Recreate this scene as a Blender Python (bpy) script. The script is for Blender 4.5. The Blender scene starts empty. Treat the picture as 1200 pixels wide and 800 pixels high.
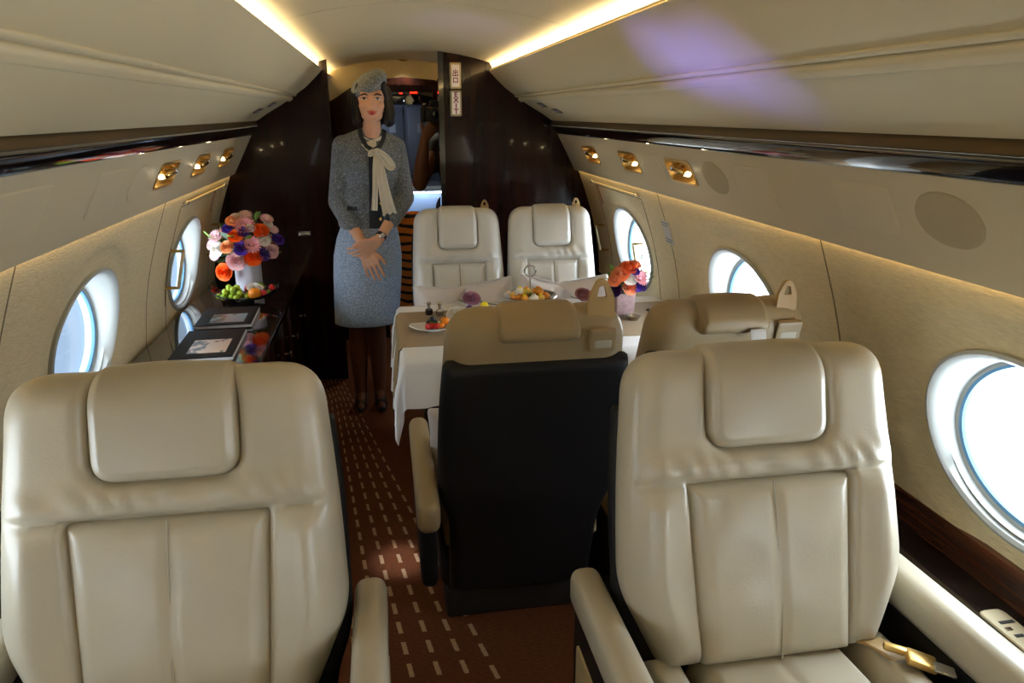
import bpy, bmesh, math, random
import numpy as np
from mathutils import Vector, Matrix, Euler
from mathutils.bvhtree import BVHTree
random.seed(7)
SC = bpy.context.scene
COL = SC.collection
PI = math.pi

# ------------------------------------------------------------------ materials
def lin(c):
    return tuple(((v/12.92) if v <= .04045 else ((v+.055)/1.055)**2.4) for v in c)
def rgb(r, g, b):
    return lin((r/255, g/255, b/255)) + (1,)

def newmat(name):
    m = bpy.data.materials.new(name); m.use_nodes = True
    nt = m.node_tree
    return m, nt, nt.nodes['Principled BSDF']

def mat(name, col, rough=.5, metal=0, coat=0, bump=0, bscale=200, bdetail=3, var=0, vscale=30,
        emit=None, estr=0, spec=.5, sheen=0, stretch=None, trans=0, ior=1.45, sss=0):
    m, nt, b = newmat(name)
    b.inputs['Base Color'].default_value = col
    b.inputs['Roughness'].default_value = rough
    b.inputs['Metallic'].default_value = metal
    b.inputs['Coat Weight'].default_value = coat
    b.inputs['Coat Roughness'].default_value = .04
    b.inputs['Specular IOR Level'].default_value = spec
    b.inputs['Sheen Weight'].default_value = sheen
    b.inputs['Transmission Weight'].default_value = trans
    b.inputs['IOR'].default_value = ior
    if sss:
        b.inputs['Subsurface Weight'].default_value = sss
        b.inputs['Subsurface Radius'].default_value = (.02, .008, .004)
        b.inputs['Subsurface Scale'].default_value = .3
    if emit:
        b.inputs['Emission Color'].default_value = emit
        b.inputs['Emission Strength'].default_value = estr
    if bump or var:
        tc = nt.nodes.new('ShaderNodeTexCoord')
        mp = nt.nodes.new('ShaderNodeMapping')
        if stretch: mp.inputs['Scale'].default_value = stretch
        nt.links.new(tc.outputs['Object'], mp.inputs['Vector'])
    if bump:
        n = nt.nodes.new('ShaderNodeTexNoise')
        n.inputs['Scale'].default_value = bscale; n.inputs['Detail'].default_value = bdetail
        nt.links.new(mp.outputs[0], n.inputs['Vector'])
        bp = nt.nodes.new('ShaderNodeBump')
        bp.inputs['Strength'].default_value = bump; bp.inputs['Distance'].default_value = .003
        nt.links.new(n.outputs['Fac'], bp.inputs['Height'])
        nt.links.new(bp.outputs[0], b.inputs['Normal'])
    if var:
        n2 = nt.nodes.new('ShaderNodeTexNoise')
        n2.inputs['Scale'].default_value = vscale; n2.inputs['Detail'].default_value = 4
        nt.links.new(mp.outputs[0], n2.inputs['Vector'])
        mx = nt.nodes.new('ShaderNodeMix'); mx.data_type = 'RGBA'
        c = col
        mx.inputs['A'].default_value = tuple(max(0, v*(1-var)) for v in c[:3]) + (1,)
        mx.inputs['B'].default_value = tuple(min(1, v*(1+var)) for v in c[:3]) + (1,)
        rp = nt.nodes.new('ShaderNodeMapRange')
        rp.inputs['From Min'].default_value = .3; rp.inputs['From Max'].default_value = .7
        nt.links.new(n2.outputs['Fac'], rp.inputs['Value'])
        nt.links.new(rp.outputs[0], mx.inputs['Factor'])
        nt.links.new(mx.outputs['Result'], b.inputs['Base Color'])
    return m

M = {}
M['leather'] = mat('leather', rgb(186,177,156), .29, bump=.12, bscale=260, bdetail=3, var=.05, vscale=6, spec=.6)
M['leather_white'] = mat('leather_white', rgb(216,213,205), .30, bump=.12, bscale=260, bdetail=3, spec=.6)
M['leather_tan'] = mat('leather_tan', rgb(150,130,96), .45, bump=.25, bscale=140, bdetail=5)
M['piping'] = mat('piping', rgb(172,164,144), .4)
M['tan_strap'] = mat('tan_strap', rgb(172,142,92), .5, bump=.3, bscale=300)
M['black_shell'] = mat('black_shell', rgb(26,24,24), .55, bump=.3, bscale=400, spec=.3)
M['dark_plastic'] = mat('dark_plastic', rgb(38,33,30), .5)
M['panel_cream'] = mat('panel_cream', rgb(208,194,158), .55, bump=.08, bscale=500)
M['panel_grey'] = mat('panel_grey', rgb(192,179,149), .55, bump=.08, bscale=500)
M['access'] = mat('access', rgb(194,181,151), .55)
M['speaker'] = mat('speaker', rgb(172,158,128), .8, bump=.6, bscale=900)
M['linen'] = mat('linen', rgb(212,196,158), .75, bump=.8, bscale=50, bdetail=6, var=.08, vscale=32, stretch=(1, 1, 6))
M['gold'] = mat('gold', rgb(222,186,118), .22, metal=1)
M['brass_bowl'] = mat('brass_bowl', rgb(214,176,104), .35, metal=.8)
M['rail_metal'] = mat('rail_metal', rgb(232,216,172), .35, metal=.4)
M['chrome'] = mat('chrome', rgb(220,220,222), .12, metal=1)
M['silver'] = mat('silver', rgb(200,200,205), .25, metal=1)
M['window_frame'] = mat('window_frame', rgb(164,166,162), .4)
M['fuselage_skin'] = mat('fuselage_skin', rgb(84,92,98), .5)
M['window_seal'] = mat('window_seal', rgb(96,142,178), .4)  # blue put into the seal colour for the windows' bright fringe and teal reflection
M['led'] = mat('led', rgb(255,236,190), .5, emit=rgb(255,238,198), estr=46)
M['led_low'] = mat('led_low', rgb(255,232,180), .5, emit=rgb(255,216,140), estr=5)
M['lamp_glow'] = mat('lamp_glow', rgb(255,240,210), .5, emit=rgb(255,226,170), estr=7)
M['black_gloss'] = mat('black_gloss', rgb(20,15,15), .1, coat=1, spec=.6)
M['bronze_strip'] = mat('bronze_strip', rgb(74,58,32), .4, metal=.4)
M['white_cloth'] = mat('white_cloth', rgb(232,231,230), .85, bump=.3, bscale=900, sheen=.2)
M['runner'] = mat('runner', rgb(146,118,70), .7, bump=.5, bscale=120, var=.18, vscale=40, stretch=(1, 8, 1), sheen=.2)
M['satin'] = mat('satin', rgb(216,208,206), .34, bump=.5, bscale=20, sheen=.4)
M['porcelain'] = mat('porcelain', rgb(240,238,234), .2, coat=.4)
M['black_plate'] = mat('black_plate', rgb(14,14,15), .15, coat=.8)
M['vase'] = mat('vase', rgb(206,204,216), .35, bump=.1, bscale=60)
M['vase_pink'] = mat('vase_pink', rgb(156,128,128), .2, var=.2, vscale=60, coat=.5)
M['skin'] = mat('skin', rgb(218,166,134), .5, sss=.15)
M['skin_dark'] = mat('skin_dark', rgb(132,88,62), .5, sss=.1)
M['stocking'] = mat('stocking', rgb(104,66,46), .5)
M['hair'] = mat('hair', rgb(19,13,11), .45, bump=.6, bscale=160, stretch=(1, 1, .08), spec=.35)
M['lips'] = mat('lips', rgb(170,50,52), .35)
M['eye_white'] = mat('eye_white', rgb(225,218,212), .25)
M['eye_dark'] = mat('eye_dark', rgb(28,18,14), .2)
M['brow'] = mat('brow', rgb(48,32,26), .7)
M['navy'] = mat('navy', rgb(34,40,52), .7, bump=.4, bscale=500)
M['cream_silk'] = mat('cream_silk', rgb(214,204,184), .45, bump=.2, bscale=40, sheen=.3)
M['black_leather'] = mat('black_leather', rgb(16,14,14), .3)
M['black_cloth'] = mat('black_cloth', rgb(20,19,20), .8)
M['camera_black'] = mat('camera_black', rgb(18,18,19), .4)
M['glass_dark'] = mat('glass_dark', rgb(12,14,20), .06, coat=1)
M['steel_blue'] = mat('steel_blue', rgb(92,100,118), .4, metal=.3)
M['steel_light'] = mat('steel_light', rgb(176,188,205), .4)
M['red_led'] = mat('red_led', rgb(255,60,30), .5, emit=rgb(255,50,24), estr=1.6)
M['paper'] = mat('paper', rgb(226,226,228), .7)
M['book_black'] = mat('book_black', rgb(15,15,16), .55, spec=.2, bump=.1, bscale=600)
M['sign_white'] = mat('sign_white', rgb(226,218,206), .5, emit=rgb(255,240,220), estr=.12)
M['sign_gold'] = mat('sign_gold', rgb(196,176,128), .4, metal=.3)
M['sign_red'] = mat('sign_red', rgb(140,16,40), .5)
M['red_text'] = mat('red_text', rgb(156,40,40), .6)
M['grey_text'] = mat('grey_text', rgb(120,122,132), .6)
M['placard'] = mat('placard', rgb(186,182,176), .5)
M['dark_sign'] = mat('dark_sign', rgb(62,54,58), .4)
M['lilac_mark'] = mat('lilac_mark', rgb(170,160,176), .5)
M['grape'] = mat('grape', rgb(158,184,52), .25, var=.12, vscale=30, sss=.2)
M['orange'] = mat('orange', rgb(240,140,24), .45, bump=.3, bscale=300)
M['red_fruit'] = mat('red_fruit', rgb(196,30,30), .3, var=.2, vscale=40)
M['pink_fruit'] = mat('pink_fruit', rgb(220,64,84), .3)
M['green_fruit'] = mat('green_fruit', rgb(120,160,40), .35, var=.2, vscale=30)
M['berry'] = mat('berry', rgb(24,22,40), .4)
M['pastry'] = mat('pastry', rgb(226,150,52), .5, var=.3, vscale=60)
M['pastry_yellow'] = mat('pastry_yellow', rgb(238,196,84), .5, var=.2, vscale=60)
M['cream_food'] = mat('cream_food', rgb(240,232,214), .5)
M['yellow'] = mat('yellow', rgb(238,214,30), .4)
M['leaf'] = mat('leaf', rgb(52,84,42), .5, var=.25, vscale=40)
M['leaf_light'] = mat('leaf_light', rgb(120,150,60), .5, var=.25, vscale=40)
M['leaf_grey'] = mat('leaf_grey', rgb(110,128,112), .55, var=.2, vscale=40)
PET = {}
for k, c in dict(orange=(244,104,22), peach=(240,170,116), pink=(232,188,190), white=(240,234,226), purple=(86,50,160),
                 mauve=(178,124,136), salmon=(246,164,120), rosepink=(226,150,160), deep=(60,34,96), coral=(236,120,70), dustymauve=(170,122,150)).items():
    PET[k] = mat('petal_'+k, rgb(*c), .55, sss=.1, var=.1, vscale=60)

def wood(name, dark, light, scale, coat=1, rough=.12, stretch=(1, 1, .06), spec=.5):
    m, nt, b = newmat(name)
    tc = nt.nodes.new('ShaderNodeTexCoord'); mp = nt.nodes.new('ShaderNodeMapping')
    mp.inputs['Scale'].default_value = stretch
    n = nt.nodes.new('ShaderNodeTexNoise'); n.inputs['Scale'].default_value = scale; n.inputs['Detail'].default_value = 7
    n.inputs['Distortion'].default_value = .6
    cr = nt.nodes.new('ShaderNodeValToRGB')
    cr.color_ramp.elements[0].position = .35; cr.color_ramp.elements[1].position = .7
    cr.color_ramp.elements[0].color = dark; cr.color_ramp.elements[1].color = light
    nt.links.new(tc.outputs['Object'], mp.inputs['Vector']); nt.links.new(mp.outputs[0], n.inputs['Vector'])
    nt.links.new(n.outputs['Fac'], cr.inputs['Fac']); nt.links.new(cr.outputs[0], b.inputs['Base Color'])
    b.inputs['Roughness'].default_value = rough; b.inputs['Coat Weight'].default_value = coat
    b.inputs['Coat Roughness'].default_value = .05; b.inputs['Specular IOR Level'].default_value = spec
    return m
M['dark_wood'] = wood('dark_wood', rgb(24,11,9), rgb(42,18,12), 18, coat=.14, rough=.2, spec=.15)
M['ledge_wood'] = wood('ledge_wood', rgb(52,32,23), rgb(98,58,38), 30, coat=.6, rough=.25, stretch=(1, .06, 1))
M['credenza_top'] = wood('credenza_top', rgb(28,19,17), rgb(50,34,28), 24, rough=.06, stretch=(1, .06, 1))

def tweed(name, c1, c2, c3):
    m, nt, b = newmat(name)
    tc = nt.nodes.new('ShaderNodeTexCoord')
    n = nt.nodes.new('ShaderNodeTexNoise'); n.inputs['Scale'].default_value = 170; n.inputs['Detail'].default_value = 3
    cr = nt.nodes.new('ShaderNodeValToRGB')
    e = cr.color_ramp.elements
    e[0].position = .33; e[0].color = c1; e[1].position = .7; e[1].color = c3
    x = e.new(.5); x.color = c2
    nt.links.new(tc.outputs['Object'], n.inputs['Vector']); nt.links.new(n.outputs['Fac'], cr.inputs['Fac'])
    nt.links.new(cr.outputs[0], b.inputs['Base Color'])
    bp = nt.nodes.new('ShaderNodeBump'); bp.inputs['Strength'].default_value = .6; bp.inputs['Distance'].default_value = .003
    nt.links.new(n.outputs['Fac'], bp.inputs['Height']); nt.links.new(bp.outputs[0], b.inputs['Normal'])
    b.inputs['Roughness'].default_value = .9; b.inputs['Sheen Weight'].default_value = .2
    return m
M['tweed'] = tweed('tweed', rgb(68,73,79), rgb(100,106,114), rgb(142,148,154))
M['tweed_lit'] = tweed('tweed_lit', rgb(124,140,164), rgb(158,177,204), rgb(196,210,228))  # suit tweed lightened and blued: window light put into the skirt colour

def striped():
    m, nt, b = newmat('orange_black_stripes')
    tc = nt.nodes.new('ShaderNodeTexCoord')
    w = nt.nodes.new('ShaderNodeTexWave'); w.bands_direction = 'Z'; w.inputs['Scale'].default_value = 7
    w.inputs['Distortion'].default_value = 3; w.inputs['Detail'].default_value = 1
    cr = nt.nodes.new('ShaderNodeValToRGB'); cr.color_ramp.interpolation = 'CONSTANT'
    cr.color_ramp.elements[0].color = rgb(28,18,16); cr.color_ramp.elements[1].color = rgb(236,130,38)
    cr.color_ramp.elements[1].position = .26
    nt.links.new(tc.outputs['Object'], w.inputs['Vector']); nt.links.new(w.outputs['Fac'], cr.inputs['Fac'])
    nt.links.new(cr.outputs[0], b.inputs['Base Color']); b.inputs['Roughness'].default_value = .8
    return m
M['stripes'] = striped()

def pane_mat():
    m = bpy.data.materials.new('window_glass'); m.use_nodes = True
    nt = m.node_tree; nt.nodes.clear()
    o = nt.nodes.new('ShaderNodeOutputMaterial'); mx = nt.nodes.new('ShaderNodeMixShader')
    t = nt.nodes.new('ShaderNodeBsdfTransparent'); t.inputs[0].default_value = (.93, .97, 1, 1)
    g = nt.nodes.new('ShaderNodeBsdfGlossy'); g.inputs['Roughness'].default_value = .02
    lw = nt.nodes.new('ShaderNodeLayerWeight'); lw.inputs['Blend'].default_value = .5
    p = nt.nodes.new('ShaderNodeMath'); p.operation = 'POWER'; p.inputs[1].default_value = 4
    f = nt.nodes.new('ShaderNodeMath'); f.operation = 'MULTIPLY_ADD'; f.inputs[1].default_value = .5; f.inputs[2].default_value = .035
    nt.links.new(lw.outputs['Facing'], p.inputs[0]); nt.links.new(p.outputs[0], f.inputs[0])
    nt.links.new(f.outputs[0], mx.inputs[0]); nt.links.new(t.outputs[0], mx.inputs[1]); nt.links.new(g.outputs[0], mx.inputs[2])
    nt.links.new(mx.outputs[0], o.inputs[0])
    return m
M['pane'] = pane_mat()

def carpet():
    m, nt, b = newmat('carpet'); b.inputs['Specular IOR Level'].default_value = .2
    N = nt.nodes.new; L = nt.links.new
    tc = N('ShaderNodeTexCoord'); sx = N('ShaderNodeSeparateXYZ'); L(tc.outputs['Object'], sx.inputs[0])
    def mth(op, a, c=None, clamp=False):
        n = N('ShaderNodeMath'); n.operation = op; n.use_clamp = clamp
        for i, v in enumerate((a, c)):
            if v is None: continue
            if isinstance(v, (int, float)): n.inputs[i].default_value = v
            else: L(v, n.inputs[i])
        return n.outputs[0]
    x, y = sx.outputs[0], sx.outputs[1]
    # the stitch rows fan out: first row XA(y), spacing S(y)
    xa = mth('ADD', mth('MULTIPLY', y, -.2136), -.091 + .2136*2.49)
    s = mth('MAXIMUM', mth('ADD', mth('MULTIPLY', y, -.0245), .0555 + .0245*2.5), .022)
    u = mth('DIVIDE', mth('SUBTRACT', x, xa), s)
    k = mth('ROUND', u)
    du = mth('MULTIPLY', mth('ABSOLUTE', mth('SUBTRACT', u, k)), s)      # metres from the row
    wn = N('ShaderNodeTexWhiteNoise'); wn.noise_dimensions = '1D'; L(k, wn.inputs['W'])
    v = mth('ADD', mth('DIVIDE', y, .0935), mth('MULTIPLY', wn.outputs['Value'], .9))
    vf = mth('ABSOLUTE', mth('SUBTRACT', mth('FRACT', v), .5))           # 0 centre .. .5
    ns = N('ShaderNodeTexNoise'); ns.inputs['Scale'].default_value = 160; ns.inputs['Detail'].default_value = 3
    L(tc.outputs['Object'], ns.inputs['Vector'])
    j = mth('MULTIPLY', mth('SUBTRACT', ns.outputs['Fac'], .5), .006)
    inw = mth('LESS_THAN', mth('ADD', du, j), mth('MINIMUM', mth('MULTIPLY', s, .105), .007))
    inl = mth('LESS_THAN', mth('ADD', vf, mth('MULTIPLY', j, 8)), .29)
    side = mth('LESS_THAN', u, .5)
    d = mth('MULTIPLY', mth('MULTIPLY', inw, inl), side)
    # base pile
    mp = N('ShaderNodeMapping'); mp.inputs['Scale'].default_value = (30, 160, 1); L(tc.outputs['Object'], mp.inputs['Vector'])
    n2 = N('ShaderNodeTexNoise'); n2.inputs['Scale'].default_value = 2; n2.inputs['Detail'].default_value = 6
    L(mp.outputs[0], n2.inputs['Vector'])
    cr = N('ShaderNodeValToRGB'); cr.color_ramp.elements[0].position = .3; cr.color_ramp.elements[1].position = .75
    cr.color_ramp.elements[0].color = rgb(82,42,20); cr.color_ramp.elements[1].color = rgb(118,66,34)
    L(n2.outputs['Fac'], cr.inputs['Fac'])
    mx = N('ShaderNodeMix'); mx.data_type = 'RGBA'; L(d, mx.inputs['Factor']); L(cr.outputs[0], mx.inputs['A'])
    mx.inputs['B'].default_value = rgb(176,140,102)
    L(mx.outputs['Result'], b.inputs['Base Color'])
    b.inputs['Roughness'].default_value = .9
    bp = N('ShaderNodeBump'); bp.inputs['Strength'].default_value = .7; bp.inputs['Distance'].default_value = .004
    L(mth('ADD', n2.outputs['Fac'], mth('MULTIPLY', d, .8)), bp.inputs['Height']); L(bp.outputs[0], b.inputs['Normal'])
    return m
M['carpet'] = carpet()

# ------------------------------------------------------------------ object helpers
def tag(o, label=None, cat=None, group=None, kind=None):
    if label: o['label'] = label
    if cat: o['category'] = cat
    if group: o['group'] = group
    if kind: o['kind'] = kind
    return o

def thing(name, label, cat, loc=(0, 0, 0), rz=0, group=None):
    o = bpy.data.objects.new(name, None); COL.objects.link(o)
    o.location = loc; o.rotation_euler = (0, 0, rz); o.empty_display_size = .1
    return tag(o, label, cat, group)

def mk(name, geo, material, parent=None, smooth=40, loc=None, rot=None):
    """geo: (verts, faces) or a list of them joined as one mesh; material may be a list with geo items carrying an index"""
    if isinstance(geo, list):
        V, F = [], []
        for v, f in geo:
            o = len(V); V += [tuple(p) for p in v]; F += [tuple(i+o for i in q) for q in f]
    else:
        V, F = geo
    me = bpy.data.meshes.new(name)
    me.from_pydata([tuple(map(float, p)) for p in V], [], [tuple(map(int, q)) for q in F])
    bm = bmesh.new(); bm.from_mesh(me)
    bmesh.ops.remove_doubles(bm, verts=bm.verts, dist=1e-6)
    bmesh.ops.recalc_face_normals(bm, faces=bm.faces)
    bm.to_mesh(me); bm.free()
    me.materials.append(material)
    if smooth is not None:
        me.polygons.foreach_set('use_smooth', [True]*len(me.polygons))
        try: me.set_sharp_from_angle(angle=math.radians(smooth))
        except Exception: pass
    o = bpy.data.objects.new(name, me); COL.objects.link(o)
    if parent: o.parent = parent
    if loc is not None: o.location = loc
    if rot is not None: o.rotation_euler = rot
    return o

def inst(src, name, parent=None, loc=None, rot=None, scale=None):
    o = src.copy(); o.name = name; COL.objects.link(o); o.parent = parent
    if loc is not None: o.location = loc
    if rot is not None: o.rotation_euler = rot
    if scale is not None: o.scale = scale
    for k in ('label', 'category', 'group', 'kind'):
        if k in o: del o[k]
    return o

def dup(root, loc, rz, label, group=None):
    r = root.copy(); COL.objects.link(r); r.location = loc; r.rotation_euler = (0, 0, rz); r['label'] = label
    if group: r['group'] = group
    for ch in list(root.children):
        c = ch.copy(); COL.objects.link(c); c.parent = r
        for g in list(ch.children):
            d = g.copy(); COL.objects.link(d); d.parent = c
    return r

def bmgeo(bm):
    bm.verts.ensure_lookup_table(); bm.verts.index_update()
    r = ([tuple(v.co) for v in bm.verts], [tuple(v.index for v in f.verts) for f in bm.faces]); bm.free(); return r

def box(c, s, bev=0, seg=2, rot=None):
    bm = bmesh.new(); bmesh.ops.create_cube(bm, size=1)
    for v in bm.verts: v.co = Vector((v.co.x*s[0], v.co.y*s[1], v.co.z*s[2]))
    if bev: bmesh.ops.bevel(bm, geom=list(bm.edges), offset=bev, segments=seg, profile=.5, affect='EDGES')
    if rot: bm.transform(Euler(rot).to_matrix().to_4x4())
    bm.transform(Matrix.Translation(c))
    return bmgeo(bm)

def lathe(prof, c=(0, 0, 0), n=24, sx=1, sy=1, rot=None):
    V, F = [], []
    for r, z in prof:
        for k in range(n):
            a = 2*PI*k/n; V.append(Vector((r*math.cos(a)*sx, r*math.sin(a)*sy, z)))
    for i in range(len(prof)-1):
        for k in range(n):
            F.append((i*n+k, i*n+(k+1) % n, (i+1)*n+(k+1) % n, (i+1)*n+k))
    if prof[0][0] > 1e-6: F.append(tuple(range(n))[::-1])
    if prof[-1][0] > 1e-6: F.append(tuple((len(prof)-1)*n+k for k in range(n)))
    R = Euler(rot).to_matrix() if rot else Matrix.Identity(3)
    return [tuple(R @ v + Vector(c)) for v in V], F

def tube(path, rad, n=10, closed=False, caps=True):
    P = [Vector(p) for p in path]; m = len(P)
    if not hasattr(rad, '__len__'): rad = [rad]*m
    V, F = [], []; up = None
    for i, p in enumerate(P):
        if closed: t = P[(i+1) % m]-P[i-1]
        else: t = P[min(i+1, m-1)]-P[max(i-1, 0)]
        t.normalize()
        if up is None:
            up = Vector((0, 0, 1)) if abs(t.z) < .9 else Vector((1, 0, 0))
        up = (up - t*up.dot(t)).normalized(); b = t.cross(up)
        for k in range(n):
            a = 2*PI*k/n; V.append(p + (up*math.cos(a)+b*math.sin(a))*rad[i])
    for i in range(m if closed else m-1):
        j = (i+1) % m
        for k in range(n): F.append((i*n+k, i*n+(k+1) % n, j*n+(k+1) % n, j*n+k))
    if caps and not closed:
        F.append(tuple(range(n))[::-1]); F.append(tuple((m-1)*n+k for k in range(n)))
    return V, F

def sphere(c, r, seg=16, rings=10, rot=None):
    if not hasattr(r, '__len__'): r = (r, r, r)
    bm = bmesh.new(); bmesh.ops.create_uvsphere(bm, u_segments=seg, v_segments=rings, radius=1)
    for v in bm.verts: v.co = Vector((v.co.x*r[0], v.co.y*r[1], v.co.z*r[2]))
    if rot: bm.transform(Euler(rot).to_matrix().to_4x4())
    bm.transform(Matrix.Translation(c)); return bmgeo(bm)

def capsule(p0, r0, p1, r1, seg=14):
    """tapered capsule: the hull of two balls"""
    bm = bmesh.new()
    for p, r in ((p0, r0), (p1, r1)):
        for v in sphere(p, r, seg, seg//2+2)[0]: bm.verts.new(v)
    h = bmesh.ops.convex_hull(bm, input=list(bm.verts))
    loose = [v for v in bm.verts if not v.link_faces]
    if loose: bmesh.ops.delete(bm, geom=loose, context='VERTS')
    return bmgeo(bm)

def extrude(poly, y0, y1, flip=False):
    """closed polygon of (x, z) swept along Y"""
    n = len(poly); s = -1 if flip else 1
    V = [(s*x, y0, z) for x, z in poly] + [(s*x, y1, z) for x, z in poly]
    F = [(i, (i+1) % n, n+(i+1) % n, n+i) for i in range(n)] + [tuple(range(n))[::-1], tuple(range(n, 2*n))]
    return V, F

def thick(line, t):
    """open polyline (x,z) -> closed polygon offset by t on its outer side (larger x / higher z)"""
    P = np.array(line, float); T = np.gradient(P, axis=0); Nn = np.stack([T[:, 1], -T[:, 0]], 1)
    Nn /= np.linalg.norm(Nn, axis=1)[:, None]
    return [tuple(p) for p in P] + [tuple(p) for p in (P+Nn*t)[::-1]]

def rpoly(pts, rad, n=8):
    """polygon with rounded corners"""
    P = [Vector(p) for p in pts]; m = len(P); out = []
    if not hasattr(rad, '__len__'): rad = [rad]*m
    for i in range(m):
        a, b, c = P[i-1], P[i], P[(i+1) % m]; r = rad[i]
        if r <= 0: out.append(tuple(b)); continue
        d1 = (a-b); d2 = (c-b); l1 = min(r, d1.length*.5); l2 = min(r, d2.length*.5)
        p, q = b+d1.normalized()*l1, b+d2.normalized()*l2
        for k in range(n+1):
            t = k/n; out.append(tuple(p*(1-t)**2 + b*(2*t*(1-t))*.94 + (p+q)*.5*(2*t*(1-t))*.06 + q*t**2))
    return out

def pad(outline, T, r, Tb=0., crown=0., nx=36, ns=40, mapf=None, hfun=None, pw=2.0):
    """puffy pad over a 2-D outline (x, s): front rises by T within r of the edge, back by Tb"""
    O = np.array(outline, float); A = O; B = np.roll(O, -1, 0)
    smin, smax = O[:, 1].min(), O[:, 1].max()
    tt = .5-.5*np.cos(np.linspace(0, PI, ns)); tt = .55*tt+.45*np.linspace(0, 1, ns)
    S = smin + (smax-smin)*tt
    uu = .5-.5*np.cos(np.linspace(0, PI, nx)); uu = .6*uu+.4*np.linspace(0, 1, nx)
    X = np.zeros((ns, nx)); 
    for i, s in enumerate(S):
        s_ = min(max(s, smin+1e-6), smax-1e-6)
        lo = np.minimum(A[:, 1], B[:, 1]); hi = np.maximum(A[:, 1], B[:, 1])
        k = (lo <= s_) & (hi >= s_) & (hi-lo > 1e-9)
        xs = A[k, 0] + (s_-A[k, 1])/(B[k, 1]-A[k, 1])*(B[k, 0]-A[k, 0])
        X[i] = xs.min() + (xs.max()-xs.min())*uu
    SS = np.repeat(S[:, None], nx, 1)
    Pq = np.stack([X, SS], -1)[:, :, None, :]
    D = (B-A)[None, None]; L2 = (D**2).sum(-1)+1e-12
    t = np.clip(((Pq-A[None, None])*D).sum(-1)/L2, 0, 1)
    d = np.sqrt((((A[None, None]+t[..., None]*D)-Pq)**2).sum(-1)).min(-1)
    d[0] = d[-1] = 0; d[:, 0] = d[:, -1] = 0
    q = np.clip(d/r, 0, 1); f = (1-(1-q)**pw)**(1/pw)
    xc, sc = X.mean(), (smin+smax)/2
    w = (1-((X-xc)/(abs(X-xc).max()+1e-9))**2)*(1-((SS-sc)/(smax-smin)*2)**2)
    H = T*f + crown*np.clip(w, 0, 1)*q
    if hfun is not None: H = H + hfun(X, SS, d)*q
    Hb = -Tb*f
    V = []; F = []
    mp = mapf or (lambda x, s, h: (x, -h, s))
    for HH in (H, Hb):
        for i in range(ns):
            for j in range(nx): V.append(mp(X[i, j], SS[i, j], HH[i, j]))
    for i in range(ns-1):
        for j in range(nx-1):
            a = i*nx+j; F.append((a, a+1, a+nx+1, a+nx)); b = a+ns*nx; F.append((b, b+nx, b+nx+1, b+1))
    return V, F

def fuse(prims, voxel=.005, smooth=6, name='tmp'):
    """one continuous surface from overlapping closed pieces (voxel union + smoothing)"""
    V, F = [], []
    for v, f in prims:
        o = len(V); V += [tuple(p) for p in v]; F += [tuple(i+o for i in q) for q in f]
    me = bpy.data.meshes.new(name); me.from_pydata(V, [], F)
    o = bpy.data.objects.new(name, me); COL.objects.link(o)
    md = o.modifiers.new('r', 'REMESH'); md.mode = 'VOXEL'; md.voxel_size = voxel
    if smooth:
        ms = o.modifiers.new('s', 'SMOOTH'); ms.factor = .5; ms.iterations = smooth
    dg = bpy.context.evaluated_depsgraph_get(); dg.update()
    ev = o.evaluated_get(dg); m2 = ev.to_mesh()
    g = ([tuple(v.co) for v in m2.vertices], [tuple(p.vertices) for p in m2.polygons])
    ev.to_mesh_clear(); bpy.data.objects.remove(o); bpy.data.meshes.remove(me)
    return g

def boolean_cut(obj, cutters):
    V, F = [], []
    for v, f in cutters:
        o = len(V); V += [tuple(p) for p in v]; F += [tuple(i+o for i in q) for q in f]
    me = bpy.data.meshes.new('cut'); me.from_pydata(V, [], F)
    bm = bmesh.new(); bm.from_mesh(me); bmesh.ops.recalc_face_normals(bm, faces=bm.faces); bm.to_mesh(me); bm.free()
    c = bpy.data.objects.new('cut', me); COL.objects.link(c)
    md = obj.modifiers.new('b', 'BOOLEAN'); md.object = c; md.operation = 'DIFFERENCE'; md.solver = 'EXACT'
    dg = bpy.context.evaluated_depsgraph_get(); dg.update()
    m2 = bpy.data.meshes.new_from_object(obj.evaluated_get(dg)); m2.name = obj.data.name
    obj.modifiers.clear(); obj.data = m2
    bpy.data.objects.remove(c); bpy.data.meshes.remove(me)

def text_geo(s, size, ext=.0006, bold=0):
    cu = bpy.data.curves.new('t', 'FONT'); cu.body = s; cu.size = size; cu.extrude = ext; cu.offset = bold
    cu.align_x = 'CENTER'; cu.align_y = 'CENTER'
    o = bpy.data.objects.new('t', cu); COL.objects.link(o)
    dg = bpy.context.evaluated_depsgraph_get(); dg.update()
    m2 = o.evaluated_get(dg).to_mesh()
    g = ([tuple(v.co) for v in m2.vertices], [tuple(p.vertices) for p in m2.polygons])
    o.evaluated_get(dg).to_mesh_clear(); bpy.data.objects.remove(o); bpy.data.curves.remove(cu)
    return g

def xf(geo, mtx):
    return [tuple(mtx @ Vector(p)) for p in geo[0]], geo[1]
# ------------------------------------------------------------------ the cabin shell
Y0, Y1, YE = -2.0, 4.20, 5.80
WZ = [0, .10, .25, .45, .61, .80, .92, 1.03, 1.11, 1.19, 1.25]
WX = [.90, .98, 1.055, 1.098, 1.104, 1.078, 1.05, 1.015, .985, .955, .93]
def wx(z):
    return float(np.interp(z, WZ, WX)) if not hasattr(z, '__len__') else np.interp(z, WZ, WX)
_zz = np.linspace(0, 1.25, 200); _xx = np.interp(_zz, WZ, WX)
_k = np.exp(-np.linspace(-2, 2, 25)**2); _k /= _k.sum()
_xs = np.convolve(np.pad(_xx, 12, mode='reflect', reflect_type='odd'), _k, 'valid')
def wx(z): return float(np.interp(z, _zz, _xs))

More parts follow.
